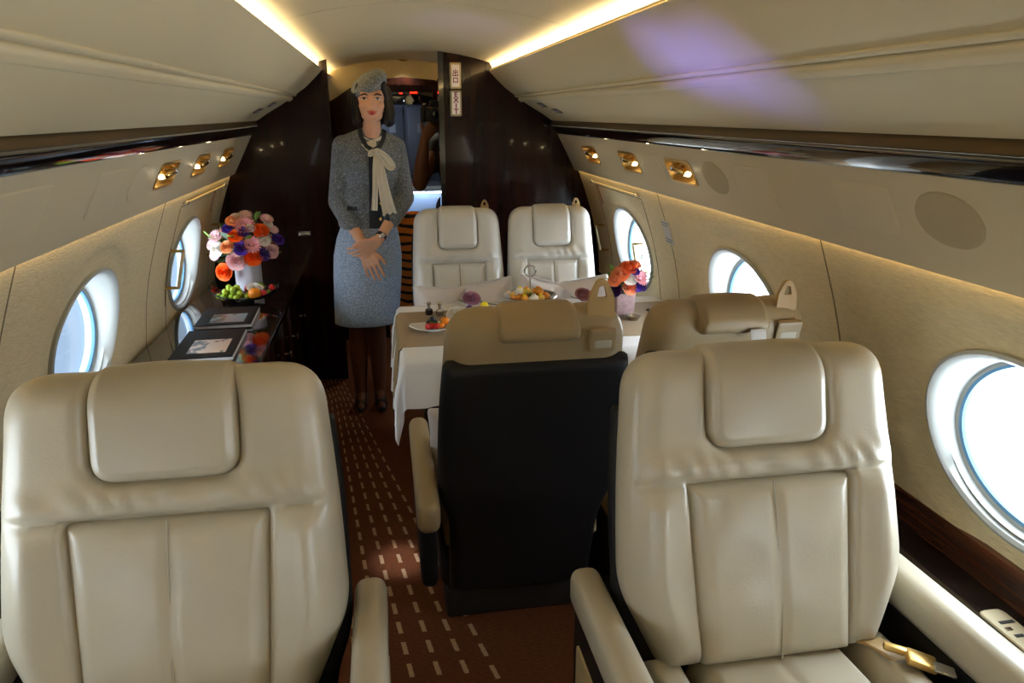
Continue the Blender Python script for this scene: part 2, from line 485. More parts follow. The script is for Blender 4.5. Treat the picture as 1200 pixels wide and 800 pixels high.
UP = [(.795, 1.463), (.735, 1.502), (.66, 1.545), (.622, 1.570), (.612, 1.583), (.600, 1.587), (.592, 1.590), (.53, 1.634), (.475, 1.685), (.440, 1.722)]
CEIL = [(x, 1.826 - (abs(x)/.5)**2*.078) for x in np.linspace(-.52, .52, 41)]
WCY, WCZ, WA, WB = [3.53, 2.335, 1.14, -.055, -1.25], .845, .258, .198

o = mk('floor', box((0, (Y0+YE)/2, -.03), (2.1, YE-Y0, .06)), M['carpet'], smooth=None); tag(o, kind='structure')
# object coordinates of the carpet follow the cabin: keep the mesh in world space

def oval(y, z, a, b, n, t0=0):
    return [(y+a*math.cos(t0+2*PI*k/n), z+b*math.sin(t0+2*PI*k/n)) for k in range(n)]

def wall_geo(sg):
    V, F = [], []
    n = 96
    for cy in WCY:
        y0, y1, z0, z1 = cy-.5975, cy+.5975, 0., 1.245
        if cy == WCY[0]: y1 = YE
        rings = [1.0, 1.03, 1.18, 1.30, 1.36, 1.42]
        base = len(V)
        ang = []
        # angles that hit the rectangle corners exactly
        cor = sorted(math.atan2((zz-WCZ)/WB, (yy-cy)/WA) for yy in (y0, y1) for zz in (z0, z1))
        ang = [2*PI*k/n-PI for k in range(n)]
        for c in cor:
            i = min(range(n), key=lambda k: abs(ang[k]-c)); ang[i] = c
        def rect(a):
            dx, dz = WA*math.cos(a), WB*math.sin(a)
            t = 1e9
            if dx > 1e-9: t = min(t, (y1-cy)/dx)
            if dx < -1e-9: t = min(t, (y0-cy)/dx)
            if dz > 1e-9: t = min(t, (z1-WCZ)/dz)
            if dz < -1e-9: t = min(t, (z0-WCZ)/dz)
            return t
        T = [rect(a) for a in ang]
        fr = [0, .12, .26, .42, .6, .8, .9, 1.0]
        lay = []
        for r in rings: lay.append(('r', r))
        for f in fr[1:]: lay.append(('f', f))
        for kind, q in lay:
            for a, t in zip(ang, T):
                s = min(q, 1+(t-1)*.9) if kind == 'r' else 1.42+(t-1.42)*q if t > 1.42 else t
                y, z = cy+WA*math.cos(a)*s, WCZ+WB*math.sin(a)*s
                x = wx(max(0, min(1.25, z)))
                x += .010*(1-min(1, max(0, (s-1.3)/.12)))          # shallow dished field around the opening
                if kind == 'r' and q == 1.0: x += .006
                V.append((sg*x, y, z))
        L = len(lay)
        for i in range(L-1):
            for k in range(n):
                F.append((base+i*n+k, base+i*n+(k+1) % n, base+(i+1)*n+(k+1) % n, base+(i+1)*n+k))
    return V, F
for sg, nm in ((1, 'right'), (-1, 'left')):
    o = mk('wall_'+nm, wall_geo(sg), M['linen'], smooth=60); tag(o, kind='structure')

# panel joints on the linen: narrow shadow-gap trims between window bays
ti = [0]
def trim(geo, m, smooth=40):
    ti[0] += 1
    return tag(mk('trim_%d' % ti[0], geo, m, smooth=smooth), kind='structure')
M['joint'] = mat('joint', rgb(120, 108, 82), .9)
for sg in (1, -1):
    for yj in (2.9325, 1.7375, .5425, -.6525):
        zs = np.linspace(.6, 1.24, 16)
        V = []; F = []
        for z in zs:
            for dy, dx in ((-.003, 0), (-.003, -.0012), (.003, -.0012), (.003, 0)): V.append((sg*(wx(z)+dx+.0005), yj+dy, z))
        for i in range(15):
            for k in range(3): F.append((i*4+k, i*4+k+1, i*4+k+5, i*4+k+4))
        trim((V, F), M['joint'])

# windows: lip, tunnel, seal, pane
wn = 0
for sg in (-1, 1):
    for cy in WCY:
        wn += 1
        x0 = wx(WCZ)
        n = 72
        root = None
        def ring(prof, m, name, parent=None):
            """prof: (scale, depth from the wall towards outside)"""
            V, F = [], []
            for s, d in prof:
                for k in range(n):
                    a = 2*PI*k/n
                    y = cy+(WA+s)*math.cos(a); z = WCZ+(WB+s)*math.sin(a)
                    xw = wx(z)
                    V.append((sg*(xw*(1 if d < .04 else 0) + (x0*(d >= .04)) + d), y, z))
            for i in range(len(prof)-1):
                for k in range(n): F.append((i*n+k, i*n+(k+1) % n, (i+1)*n+(k+1) % n, (i+1)*n+k))
            return mk(name, (V, F), m, parent)
        root = ring([(.014, .012), (.012, .000), (.004, -.003), (-.004, .003), (-.009, .02), (-.012, .041), (-.013, .062), (-.022, .064), (-.023, .098)], M['window_frame'], 'window_%d' % wn)
        tag(root, kind='structure')
        ring([(-.0222, .0635), (-.029, .066), (-.031, .074), (-.023, .080)], M['window_seal'], 'window_seal', root)
        V = [(sg*(x0+.084), cy+(WA-.02)*math.cos(2*PI*k/n), WCZ+(WB-.02)*math.sin(2*PI*k/n)) for k in range(n)]
        V2 = [(sg*(x0+.090), v[1], v[2]) for v in V]
        F = [tuple(range(n)), tuple(range(n, 2*n))[::-1]]+[(k, (k+1) % n, n+(k+1) % n, n+k) for k in range(n)]
        mk('pane', (V+V2, F), M['pane'], root, smooth=None)
        # dark fuselage skin tunnel beyond the pane
        ring([(-.022, .098), (.03, .098), (.05, .08), (.05, .03)], M['fuselage_skin'], 'window_frame', root)

# ceiling, upper side panels, black rail, lower service panel (with pockets), cove strips
cj = 2.47
geo = []
for a, b in ((Y0, cj-.003), (cj+.003, YE)):
    geo.append(extrude([(x, z) for x, z in CEIL]+[(x, z+.02) for x, z in CEIL[::-1]], a, b))
geo.append(extrude([(x, z+.021) for x, z in CEIL]+[(x, z+.03) for x, z in CEIL[::-1]], Y0, YE))
tag(mk('ceiling', geo, M['panel_cream'], smooth=50), kind='structure')
M['ridge'] = M['panel_cream']
for sg, nm in ((1, 'right'), (-1, 'left')):
    poly = UP + [(.452, 1.730), (.458, 1.726)] + [(x+.018, z+.016) for x, z in UP[::-1]]
    o = mk('wall_%s_upper' % nm, extrude(poly, Y0, YE, sg < 0), M['panel_cream'], smooth=35); tag(o, kind='structure')
    trim(extrude(rpoly([(.628, 1.561), (.618, 1.560), (.602, 1.572), (.600, 1.582), (.612, 1.590), (.634, 1.580)], .005, 4), Y0, Y1, sg < 0), M['panel_cream'])
    trim(extrude(rpoly([(.594, 1.584), (.586, 1.586), (.580, 1.592), (.592, 1.602), (.600, 1.594)], .003, 3), Y0, Y1, sg < 0), M['panel_cream'])
    # cove light strip behind the lip
    trim(extrude([(.475, 1.708), (.505, 1.708), (.505, 1.716), (.475, 1.716)], Y0+.02, YE-.02, sg < 0), M['led'])
    trim(extrude([(.464, 1.70), (.52, 1.70), (.53, 1.755), (.522, 1.755), (.512, 1.706), (.464, 1.706)], Y0, YE, sg < 0), M['panel_cream'])
    # bronze recess strip and black gloss rail
    trim(extrude([(.800, 1.436), (.828, 1.440), (.838, 1.474), (.812, 1.476), (.806, 1.462)], Y0, YE, sg < 0), M['bronze_strip'])
    trim(extrude(rpoly([(.818, 1.392), (.800, 1.408), (.788, 1.432), (.800, 1.440), (.85, 1.436), (.85, 1.39)], [.004, .012, .01, .006, 0, 0], 4), Y0, YE, sg < 0), M['black_gloss'])

# lower service panel
PS0, PS1 = (.934, 1.192), (.822, 1.402)
_d = Vector((PS1[0]-PS0[0], PS1[1]-PS0[1])); _len = _d.length; _d.normalize()
_n = Vector((-_d.y, _d.x))                     # towards the cabin (smaller x)
if _n.x > 0: _n = -_n
def psp(t, h, y, sg):
    """point on the service panel: t metres up the face, h off the face"""
    p = Vector(PS0)+_d*t+_n*h
    return (sg*p.x, y, p.y)
def ps_map(sg, y0, t0):
    # x of the 2-D outline runs along Y, s up the face
    return lambda x, s, h: psp(t0+s, h, y0+x, sg)
LAMPS = {1: [3.65, 3.055, 2.50], -1: [2.69, 3.195, 3.70]}
for sg, nm in ((1, 'right'), (-1, 'left')):
    th = .05
    a, b = Vector(PS0), Vector(PS1); off = -_n*th
    poly = [tuple(a), tuple(b), tuple(b+off), tuple(a+off)]
    o = mk('wall_%s_lower' % nm, extrude(poly, Y0, YE, sg < 0), M['panel_grey'], smooth=None)
    cuts = []
    for y in LAMPS[sg]:
        w, h, dp = .23, .078, .034
        out = rpoly([(-w/2, -h/2), (w/2, -h/2), (w/2, h/2), (-w/2, h/2)], .024, 5)
        m = len(out)
        V = [psp(.128+q[1], .01, y+q[0], sg) for q in out]+[psp(.128+q[1], -dp, y+q[0], sg) for q in out]
        cuts.append((V, [tuple(range(m)), tuple(range(m, 2*m))[::-1]]+[(k, (k+1) % m, m+(k+1) % m, m+k) for k in range(m)]))
    boolean_cut(o, cuts); tag(o, kind='structure')
    # warm strip that washes the linen from behind the panel's lower edge
    trim(extrude([(.9395, 1.1905), (.9465, 1.1905), (.9465, 1.1955), (.9395, 1.1945)], Y0+.02, Y1-.01, sg < 0), M['led_low'])

# reading lights in the pockets
def flat_shell(out, t0, h0, h1, y, sg):
    m = len(out)
    V = [psp(t0+q[1], h0, y+q[0], sg) for q in out]+[psp(t0+q[1], h1, y+q[0], sg) for q in out]
    return V, [tuple(range(m)), tuple(range(m, 2*m))[::-1]]+[(k, (k+1) % m, m+(k+1) % m, m+k) for k in range(m)]
lampn = {1: ['reading light recess beside the far bulkhead, over the handled exit window', 'lit reading light recess above the exit window with two gold handles', 'large lit reading light recess next to the pale oval speaker grille'],
         -1: ['reading light recess over the credenza, nearest to the smooth oval cover', 'middle reading light recess of three over the flower vase side', 'small lit reading light recess nearest the dark bulkhead above the credenza']}
sidew = {1: 'table side', -1: 'credenza side'}
for sg in (1, -1):
    for i, y in enumerate(LAMPS[sg]):
        t = thing('reading_light', 'gold '+lampn[sg][i], 'lamp', (sg*.87, y, 1.30), 0, 'gold reading light recesses in the service panels')
        L0 = Vector(t.location)
        def P(t_, h, dy): return Vector(psp(.128+t_, h, y+dy, sg))-L0
        w, h = .23, .078
        o1 = rpoly([(-w/2, -h/2), (w/2, -h/2), (w/2, h/2), (-w/2, h/2)], .024, 5)
        rings = [(1.10, .0005, .006), (1.10, .0025, .006), (1.0, .003, 0), (.985, 0, 0), (.97, -.02, 0), (.86, -.031, 0), (.5, -.0325, 0)]
        V = []; F = []; m = len(o1)
        for s, hh, ex in rings:
            for q in o1: V.append(P(q[1]*s+(ex if q[1] > 0 else -ex), hh, q[0]*(s if s < 1 else 1)+(ex if q[0] > 0 else -ex)))
        for r in range(len(rings)-1):
            for k in range(m): F.append((r*m+k, r*m+(k+1) % m, (r+1)*m+(k+1) % m, (r+1)*m+k))
        F.append(tuple((len(rings)-1)*m+k for k in range(m)))
        mk('bowl', (V, F), M['brass_bowl'], t)
        mk('lamp_arm', tube([P(.012, -.028, .07), P(.016, .004, .055), P(.018, .012, .03), P(.016, .012, -.005)], .006, 8), M['gold'], t)
        hd = mk('lamp_head', capsule(P(.016, .014, -.0), .011, P(.006, .006, -.045), .014, 10), M['gold'], t)
        mk('knuckle', sphere(P(.018, .012, .03), .011, 10, 8), M['chrome'], t)
        mk('bulb', tube([P(-.004, .001, -.035), P(-.006, -.002, -.065)], .009, 10), M['lamp_glow'], t)
        mk('air_nozzle', lathe([(.002, .012), (.012, .012), (.014, .006), (.014, 0)], P(-.012, -.03, .045), 12, rot=(0, -sg*1.1, 0)), M['gold'], t)
        lp = bpy.data.lights.new('reading_bulb', 'POINT'); lp.energy = .4; lp.color = (1, .78, .45); lp.shadow_soft_size = .01
        lo = bpy.data.objects.new('reading_bulb', lp); COL.objects.link(lo); lo.parent = t; lo.location = P(-.006, .006, -.05)

# oval speaker grilles and access covers on the service panels
def oval_out(a, b, n=40): return [(a*math.cos(2*PI*k/n), b*math.sin(2*PI*k/n)) for k in range(n)]
def surf_pad(name, label, cat, out, t0, y, sg, T, m, group=None, r=.004):
    c = Vector(psp(t0, 0, y, sg))
    g = pad(out, T, r, 0, nx=20, ns=20, mapf=lambda x, s, h: tuple(Vector(psp(t0+s, h+.0003, y+x, sg))-c))
    o = mk(name, g, m, loc=c); return tag(o, label, cat, group)
surf_pad('speaker_grille', 'oval beige speaker grille beside the largest lit reading light', 'speaker', oval_out(.088, .058), .13, 2.215, 1, .002, M['speaker'])
surf_pad('speaker_grille', 'large oval beige speaker grille nearest the camera, above the bright near window', 'speaker', oval_out(.088, .060), .135, 1.207, 1, .004, M['speaker'])
surf_pad('speaker_grille', 'oval cream cover set flush beside the first reading light over the credenza', 'speaker', oval_out(.080, .060), .125, 2.375, -1, .002, M['access'])
def rect_out(w, h, r=.008): return rpoly([(-w/2, -h/2), (w/2, -h/2), (w/2, h/2), (-w/2, h/2)], r, 3)
surf_pad('access_cover', 'plain cream rectangular cover next to the small oval speaker grille', 'panel', rect_out(.20, .13), .125, 1.95, 1, .0032, M['access'], r=.002)
surf_pad('access_cover', 'plain cream rectangular cover next to the large oval speaker grille', 'panel', rect_out(.20, .12), .13, 1.455, 1, .0032, M['access'], r=.002)
surf_pad('access_cover', 'small cream cover between the two lit reading lights above the table', 'panel', rect_out(.20, .11), .125, 2.775, 1, .003, M['access'], r=.002)
surf_pad('access_cover', 'cream rectangular cover beside the flush oval cover on the credenza side', 'panel', rect_out(.20, .13), .125, 2.10, -1, .0032, M['access'], r=.002)
surf_pad('access_cover', 'cream rectangular cover at the frame edge above the bluish window', 'panel', rect_out(.24, .12), .13, 1.60, -1, .0032, M['access'], r=.002)

# little dark pictogram signs on the upper panels
def up_pt(sg, x, y, h=.002):
    P = np.array(UP)[::-1]; z = float(np.interp(x, P[:, 0], P[:, 1]))
    return Vector((sg*(x-h*.55), y, z-h*.8))
for sg, nm in ((1, 'table side'), (-1, 'credenza side')):
    for j, (x, y) in enumerate(((.665, 3.86), (.715, 3.73))):
        c = up_pt(sg, x, y); t = thing('warning_sign', ('dark pictogram sign, %s of a pair on the %s upper panel' % (('upper', 'lower')[j], nm)), 'sign', c, 0, 'dark pictogram signs on the upper panels')
        e = .017
        def Q(dx, dy, h): return tuple(up_pt(sg, x+dx, y+dy, h)-c)
        V = [Q(a, b, h) for h in (.0005, .003) for a, b in ((-e, -.055), (e, -.055), (e, .055), (-e, .055))]
        mk('plate', (V, [(0, 1, 2, 3), (4, 5, 6, 7), (0, 1, 5, 4), (1, 2, 6, 5), (2, 3, 7, 6), (3, 0, 4, 7)]), M['dark_sign'], t, smooth=None)
        g = []
        for y_ in (-.028, .022):
            V = [Q(a, b, h) for h in (.003, .0036) for a, b in ((-.006, y_-.016), (.007, y_-.016), (.007, y_+.014), (-.006, y_+.014))]
            g.append((V, [(0, 1, 2, 3), (4, 5, 6, 7), (0, 1, 5, 4), (1, 2, 6, 5), (2, 3, 7, 6), (3, 0, 4, 7)]))
        mk('pictogram', g, M['lilac_mark'], t, smooth=None)

# exit hatches around the far windows: outline, hinge rail, handles, lettering
def on_wall(y, z, h, sg): return Vector((sg*(wx(z)-h), y, z))
for sg, nm in ((1, 'table side'), (-1, 'credenza side')):
    g = []
    yc = 3.545 if sg > 0 else 3.62; hw = .375 if sg > 0 else .41
    lines = [[(yc-hw, z) for z in np.linspace(.62, 1.13, 14)], [(yc+hw, z) for z in np.linspace(.62, 1.13, 14)],
             [(y, 1.135) for y in np.linspace(yc-hw, yc+hw, 6)]]
    for ln in lines: g.append(tube([on_wall(y, z, -.001, sg) for y, z in ln], .0028, 6))
    ti[0] += 1; tag(mk('trim_%d' % ti[0], g, M['joint']), kind='structure')
    t = thing('hinge_rail', 'polished rail along the top edge of the exit hatch, %s' % nm, 'rail', on_wall(yc, 1.15, 0, sg))
    c = Vector(t.location)
    mk('rod', tube([on_wall(yc-hw, 1.15, .016, sg)-c, on_wall(yc+hw, 1.15, .016, sg)-c], .0055, 10), M['rail_metal'], t)
    for e in (-1, 1):
        mk('bracket', capsule(on_wall(yc+e*(hw-.02), 1.15, -.004, sg)-c, .007, on_wall(yc+e*(hw-.02), 1.15, .016, sg)-c, .009, 10), M['chrome'], t)
    for y, lab in ((3.965 if sg > 0 else 3.99, 'vertical gold grab handle on the %s hatch, next to the bulkhead' % nm), (3.335 if sg > 0 else 3.21, 'vertical gold grab handle in front of the %s exit window' % nm)):
        z0, z1 = (.765, .905) if sg > 0 else (.80, .955)
        t = thing('grab_handle', lab, 'handle', on_wall(y, .87, 0, sg)); c = Vector(t.location)
        mk('bar', tube([on_wall(y, z0, .05, sg)-c, on_wall(y, (z0+z1)/2, .052, sg)-c, on_wall(y, z1, .05, sg)-c], .007, 10), M['rail_metal'], t)
        for z in (z0, z1):
            mk('bracket', tube([on_wall(y+.002, z, -.002, sg)-c, on_wall(y, z, .052, sg)-c], .0065, 10), M['gold'], t)
    # narrow red strip of fine print running down the hatch
    lc = on_wall(3.875, 1.085, .0, sg); g = []
    for i in range(9):
        z = 1.130-i*.0115; e = .010-.003*(i % 3 == 2)
        V = [tuple(on_wall(3.875-sg*a, z+b, h, sg)-lc) for h in (.0005, .002) for a, b in ((-.011, -.0042), (e, -.0042), (e, .0042), (-.011, .0042))]
        g.append((V, [(0, 1, 2, 3), (4, 5, 6, 7), (0, 1, 5, 4), (1, 2, 6, 5), (2, 3, 7, 6), (3, 0, 4, 7)]))
    o = mk('exit_lettering', g, M['red_text'], smooth=None, loc=lc)
    tag(o, 'narrow red strip of lettering down the corner of the exit hatch, %s' % nm, 'lettering')
# grey instruction placard
t = thing('instruction_placard', 'small grey placard of fine print on the linen wall between two windows', 'sign', on_wall(2.94, 1.02, .002, 1))
c = Vector(t.location)
V = [on_wall(2.94+a, 1.02+b, h, 1)-c for h in (.0005, .002) for a, b in ((-.045, -.05), (.045, -.05), (.045, .05), (-.045, .05))]
mk('plate', (V, [(0, 1, 2, 3), (4, 5, 6, 7), (0, 1, 5, 4), (1, 2, 6, 5), (2, 3, 7, 6), (3, 0, 4, 7)]), M['placard'], t, smooth=None)
g = []
for i in range(8):
    z = 1.04-.0115*i; e = .038-.012*((i*7) % 3 == 1)
    V = [on_wall(2.94+a, z+b+.02, h, 1)-c for h in (.002, .0026) for a, b in ((-e, -.003), (.038, -.003), (.038, .003), (-e, .003))]
    g.append((V, [(0, 1, 2, 3), (4, 5, 6, 7), (0, 1, 5, 4), (1, 2, 6, 5), (2, 3, 7, 6), (3, 0, 4, 7)]))
mk('print_lines', g, M['grey_text'], t, smooth=None)
# blue sticker at the left edge
o = mk('blue_sticker', box((0, 0, 0), (.003, .06, .022), .001), M['navy'], loc=on_wall(1.70, 1.015, .002, -1)); o.rotation_euler = (0, .28, 0)
tag(o, 'small dark blue sticker on the linen wall by the nearer bluish window', 'sticker')

# side ledges: veneer strip, black gloss shelf, dark lower panel
for sg in (1, -1):
    ya, yb = Y0, Y1 if sg > 0 else 2.30
    trim(extrude([(wx(.512)-.006, .512), (wx(.59)-.002, .590), (wx(.59)+.01, .594), (wx(.5)+.01, .512)], ya, yb, sg < 0), M['ledge_wood'])
    trim(extrude(rpoly([(.965, .47), (.965, .505), (1.0, .514), (1.11, .512), (1.10, .46)], [.006, .012, .01, 0, 0], 4), ya, yb, sg < 0), M['black_gloss'])
    trim(extrude([(.975, 0), (.975, .47), (1.09, .47), (.92, 0)], ya, yb, sg < 0), M['dark_plastic'])

# ------------------------------------------------------------------ bulkheads
def outline(sg, xin, inset=0):
    P = [(xin, 0), (.90, 0)]
    P += [(wx(z), z) for z in np.linspace(.05, 1.19, 24)]
    P += [(.93, 1.20), (.822, 1.402), (.79, 1.43), (.80, 1.462)]
    P += UP[1:]
    P += [(.46, 1.74)]
    cz = lambda x: 1.826-(abs(x)/.5)**2*.078
    xs = np.linspace(.46, xin, 14)[1:]
    P += [(x, cz(x)+.004) for x in xs]
    return P
o = mk('wall_aft_right', extrude(outline(1, .175), Y1, Y1+.045), M['dark_wood'], smooth=None); tag(o, kind='structure')
o = mk('wall_aft_left', extrude(outline(-1, .417), Y1, Y1+.045, True), M['dark_wood'], smooth=None); tag(o, kind='structure')
trim(extrude(rpoly([(.163, 0), (.163, 1.82), (.190, 1.818), (.190, 0)], [0, 0, 0, 0]), Y1-.012, Y1+.057), M['black_gloss'], None)
# second bulkhead across the vestibule with an arched head, and the cabin's closed ends
arch = [(-1.08, 0), (-1.08, .8), (-.95, 1.19), (-.80, 1.38), (-.62, 1.50), (-.44, 1.585), (-.33, 1.655), (-.2, 1.70), (0, 1.722), (.2, 1.705), (.34, 1.65), (.45, 1.58), (.62, 1.50), (.80, 1.38), (.95, 1.19), (1.08, .8), (1.08, 0)]
hole = [(.22, 0), (.22, 1.675), (-.16, 1.675), (-.16, 0)]
left = [p for p in arch if p[0] < -.17] + [(-.16, 1.706), (-.16, 0)]
right = [(.22, 0), (.22, 1.70)] + [p for p in arch if p[0] > .25]
head = [(-.16, 1.675), (-.16, 1.706), (0, 1.722), (.2, 1.705), (.22, 1.70), (.22, 1.675)]
g = [extrude(p, 5.0, 5.04) for p in (left, right, head)]
o = mk('wall_vestibule', g, M['dark_wood'], smooth=None); tag(o, kind='structure')
full = outline(1, 0)
o = mk('wall_back', [extrude(full, YE, YE+.04), extrude(full, YE, YE+.04, True)], M['dark_wood'], smooth=None); tag(o, kind='structure')
fr = outline(1, 0)
o = mk('wall_front', [extrude(fr, Y0-.05, Y0), extrude(fr, Y0-.05, Y0, True)], M['panel_cream'], smooth=None); tag(o, kind='structure')
# cream header above the arch
top = [(x, 1.826-(abs(x)/.5)**2*.078) for x in np.linspace(-.5, .5, 21)]
lowr = [(x, float(np.interp(x, [p[0] for p in arch[4:-4]], [p[1] for p in arch[4:-4]]))) for x in np.linspace(.56, -.56, 25)]
o = mk('ceiling_header', extrude([(-.56, 1.60)]+top+[(.56, 1.60)]+lowr, 5.045, 5.10), M['panel_cream'], smooth=None); tag(o, kind='structure')
# small downlight in the vestibule ceiling
t = thing('downlight', 'tiny round downlight in the arch above the galley', 'lamp', (.005, 4.93, 1.822))
mk('ring', lathe([(.022, 0), (.03, -.002), (.033, -.006), (.026, -.008), (.022, -.004)], (0, 0, 0), 20), M['gold'], t)
mk('lens', lathe([(.0, -.004), (.022, -.004)], (0, 0, 0), 20), M['lamp_glow'], t)

# EXIT sign: two lit plates on the bulkhead
def plate_sign(cz, label, glyph):
    t = thing('exit_sign', label, 'sign', (.2555, Y1-.012, cz), 0, 'illuminated exit sign plates')
    out = rpoly([(-.031, -.068), (.031, -.068), (.031, .068), (-.031, .068)], .006, 3)
    mk('housing', pad(out, .010, .004, .012, nx=16, ns=20), M['sign_gold'], t)
    out2 = rpoly([(-.023, -.060), (.023, -.060), (.023, .060), (-.023, .060)], .004, 3)
    mk('face', pad(out2, .0115, .002, 0, nx=12, ns=16), M['sign_white'], t)
    mk('lettering', glyph, M['sign_red'], t, smooth=None)
st = []
for ch, z in zip('EXIT', (.043, .015, -.014, -.043)):
    st.append(xf(text_geo(ch, .036, .0008, .0011), Matrix.Translation((0, -.0125, z)) @ Matrix.Rotation(PI/2, 4, 'X') @ Matrix.Diagonal((1.05, 1, 1, 1))))
plate_sign(1.553, 'lower lit sign plate with red letters EXIT on the bulkhead', st)
def bar(x0, z0, x1, z1, w=.0042):
    return box(((x0+x1)/2, -.0125, (z0+z1)/2), (abs(x1-x0)+w, .0016, abs(z1-z0)+w))
z = .014
ch1 = [bar(0, z-.014, 0, z+.016), bar(-.010, z+.003, -.010, z+.012), bar(.010, z+.003, .010, z+.012), bar(-.010, z+.002, .010, z+.002),
       bar(-.013, z-.014, -.013, z-.004), bar(.013, z-.014, .013, z-.004), bar(-.013, z-.014, .013, z-.014)]
z = -.022
ch2 = [bar(-.011, z-.012, -.011, z+.010), bar(.011, z-.012, .011, z+.010), bar(-.011, z+.010, .011, z+.010), bar(-.011, z-.010, .011, z-.010)]
plate_sign(1.694, 'upper lit sign plate with two red characters on the bulkhead', ch1+ch2)
# seat control panel set into the side ledge
t = thing('seat_control_panel', 'cream control panel with dark slots set in the black side ledge by the near seat', 'control panel', (1.035, .985, .5145))
mk('plate', pad(rpoly([(-.028, -.13), (.028, -.13), (.028, .12), (-.028, .12)], .02, 6), .004, .004, 0, 0, 16, 24, lambda x, s, h: (x, s, h)), M['panel_cream'], t)
for i, y in enumerate((.075, .035, -.005, -.045)):
    mk('slot', box((.004*(-1)**i, y, .0042), (.034 if i != 1 else .02, .009, .0015), .0006, 1), M['dark_plastic'], t)
mk('button', [box((-.010, .055, .0048), (.014, .010, .003), .001, 1), box((.012, .015, .0048), (.014, .010, .003), .001, 1)], M['chrome'], t)
# ------------------------------------------------------------------ leather seats
def sdbox(x, s, x0, x1, s0, s1, r):
    cx, cs, hx, hs = (x0+x1)/2, (s0+s1)/2, (x1-x0)/2-r, (s1-s0)/2-r
    dx, ds = np.abs(x-cx)-hx, np.abs(s-cs)-hs
    return np.sqrt(np.maximum(dx, 0)**2+np.maximum(ds, 0)**2)+np.minimum(np.maximum(dx, ds), 0)-r
def sstep(d, a, b):
    t = np.clip((d-a)/(b-a), 0, 1); return t*t*(3-2*t)

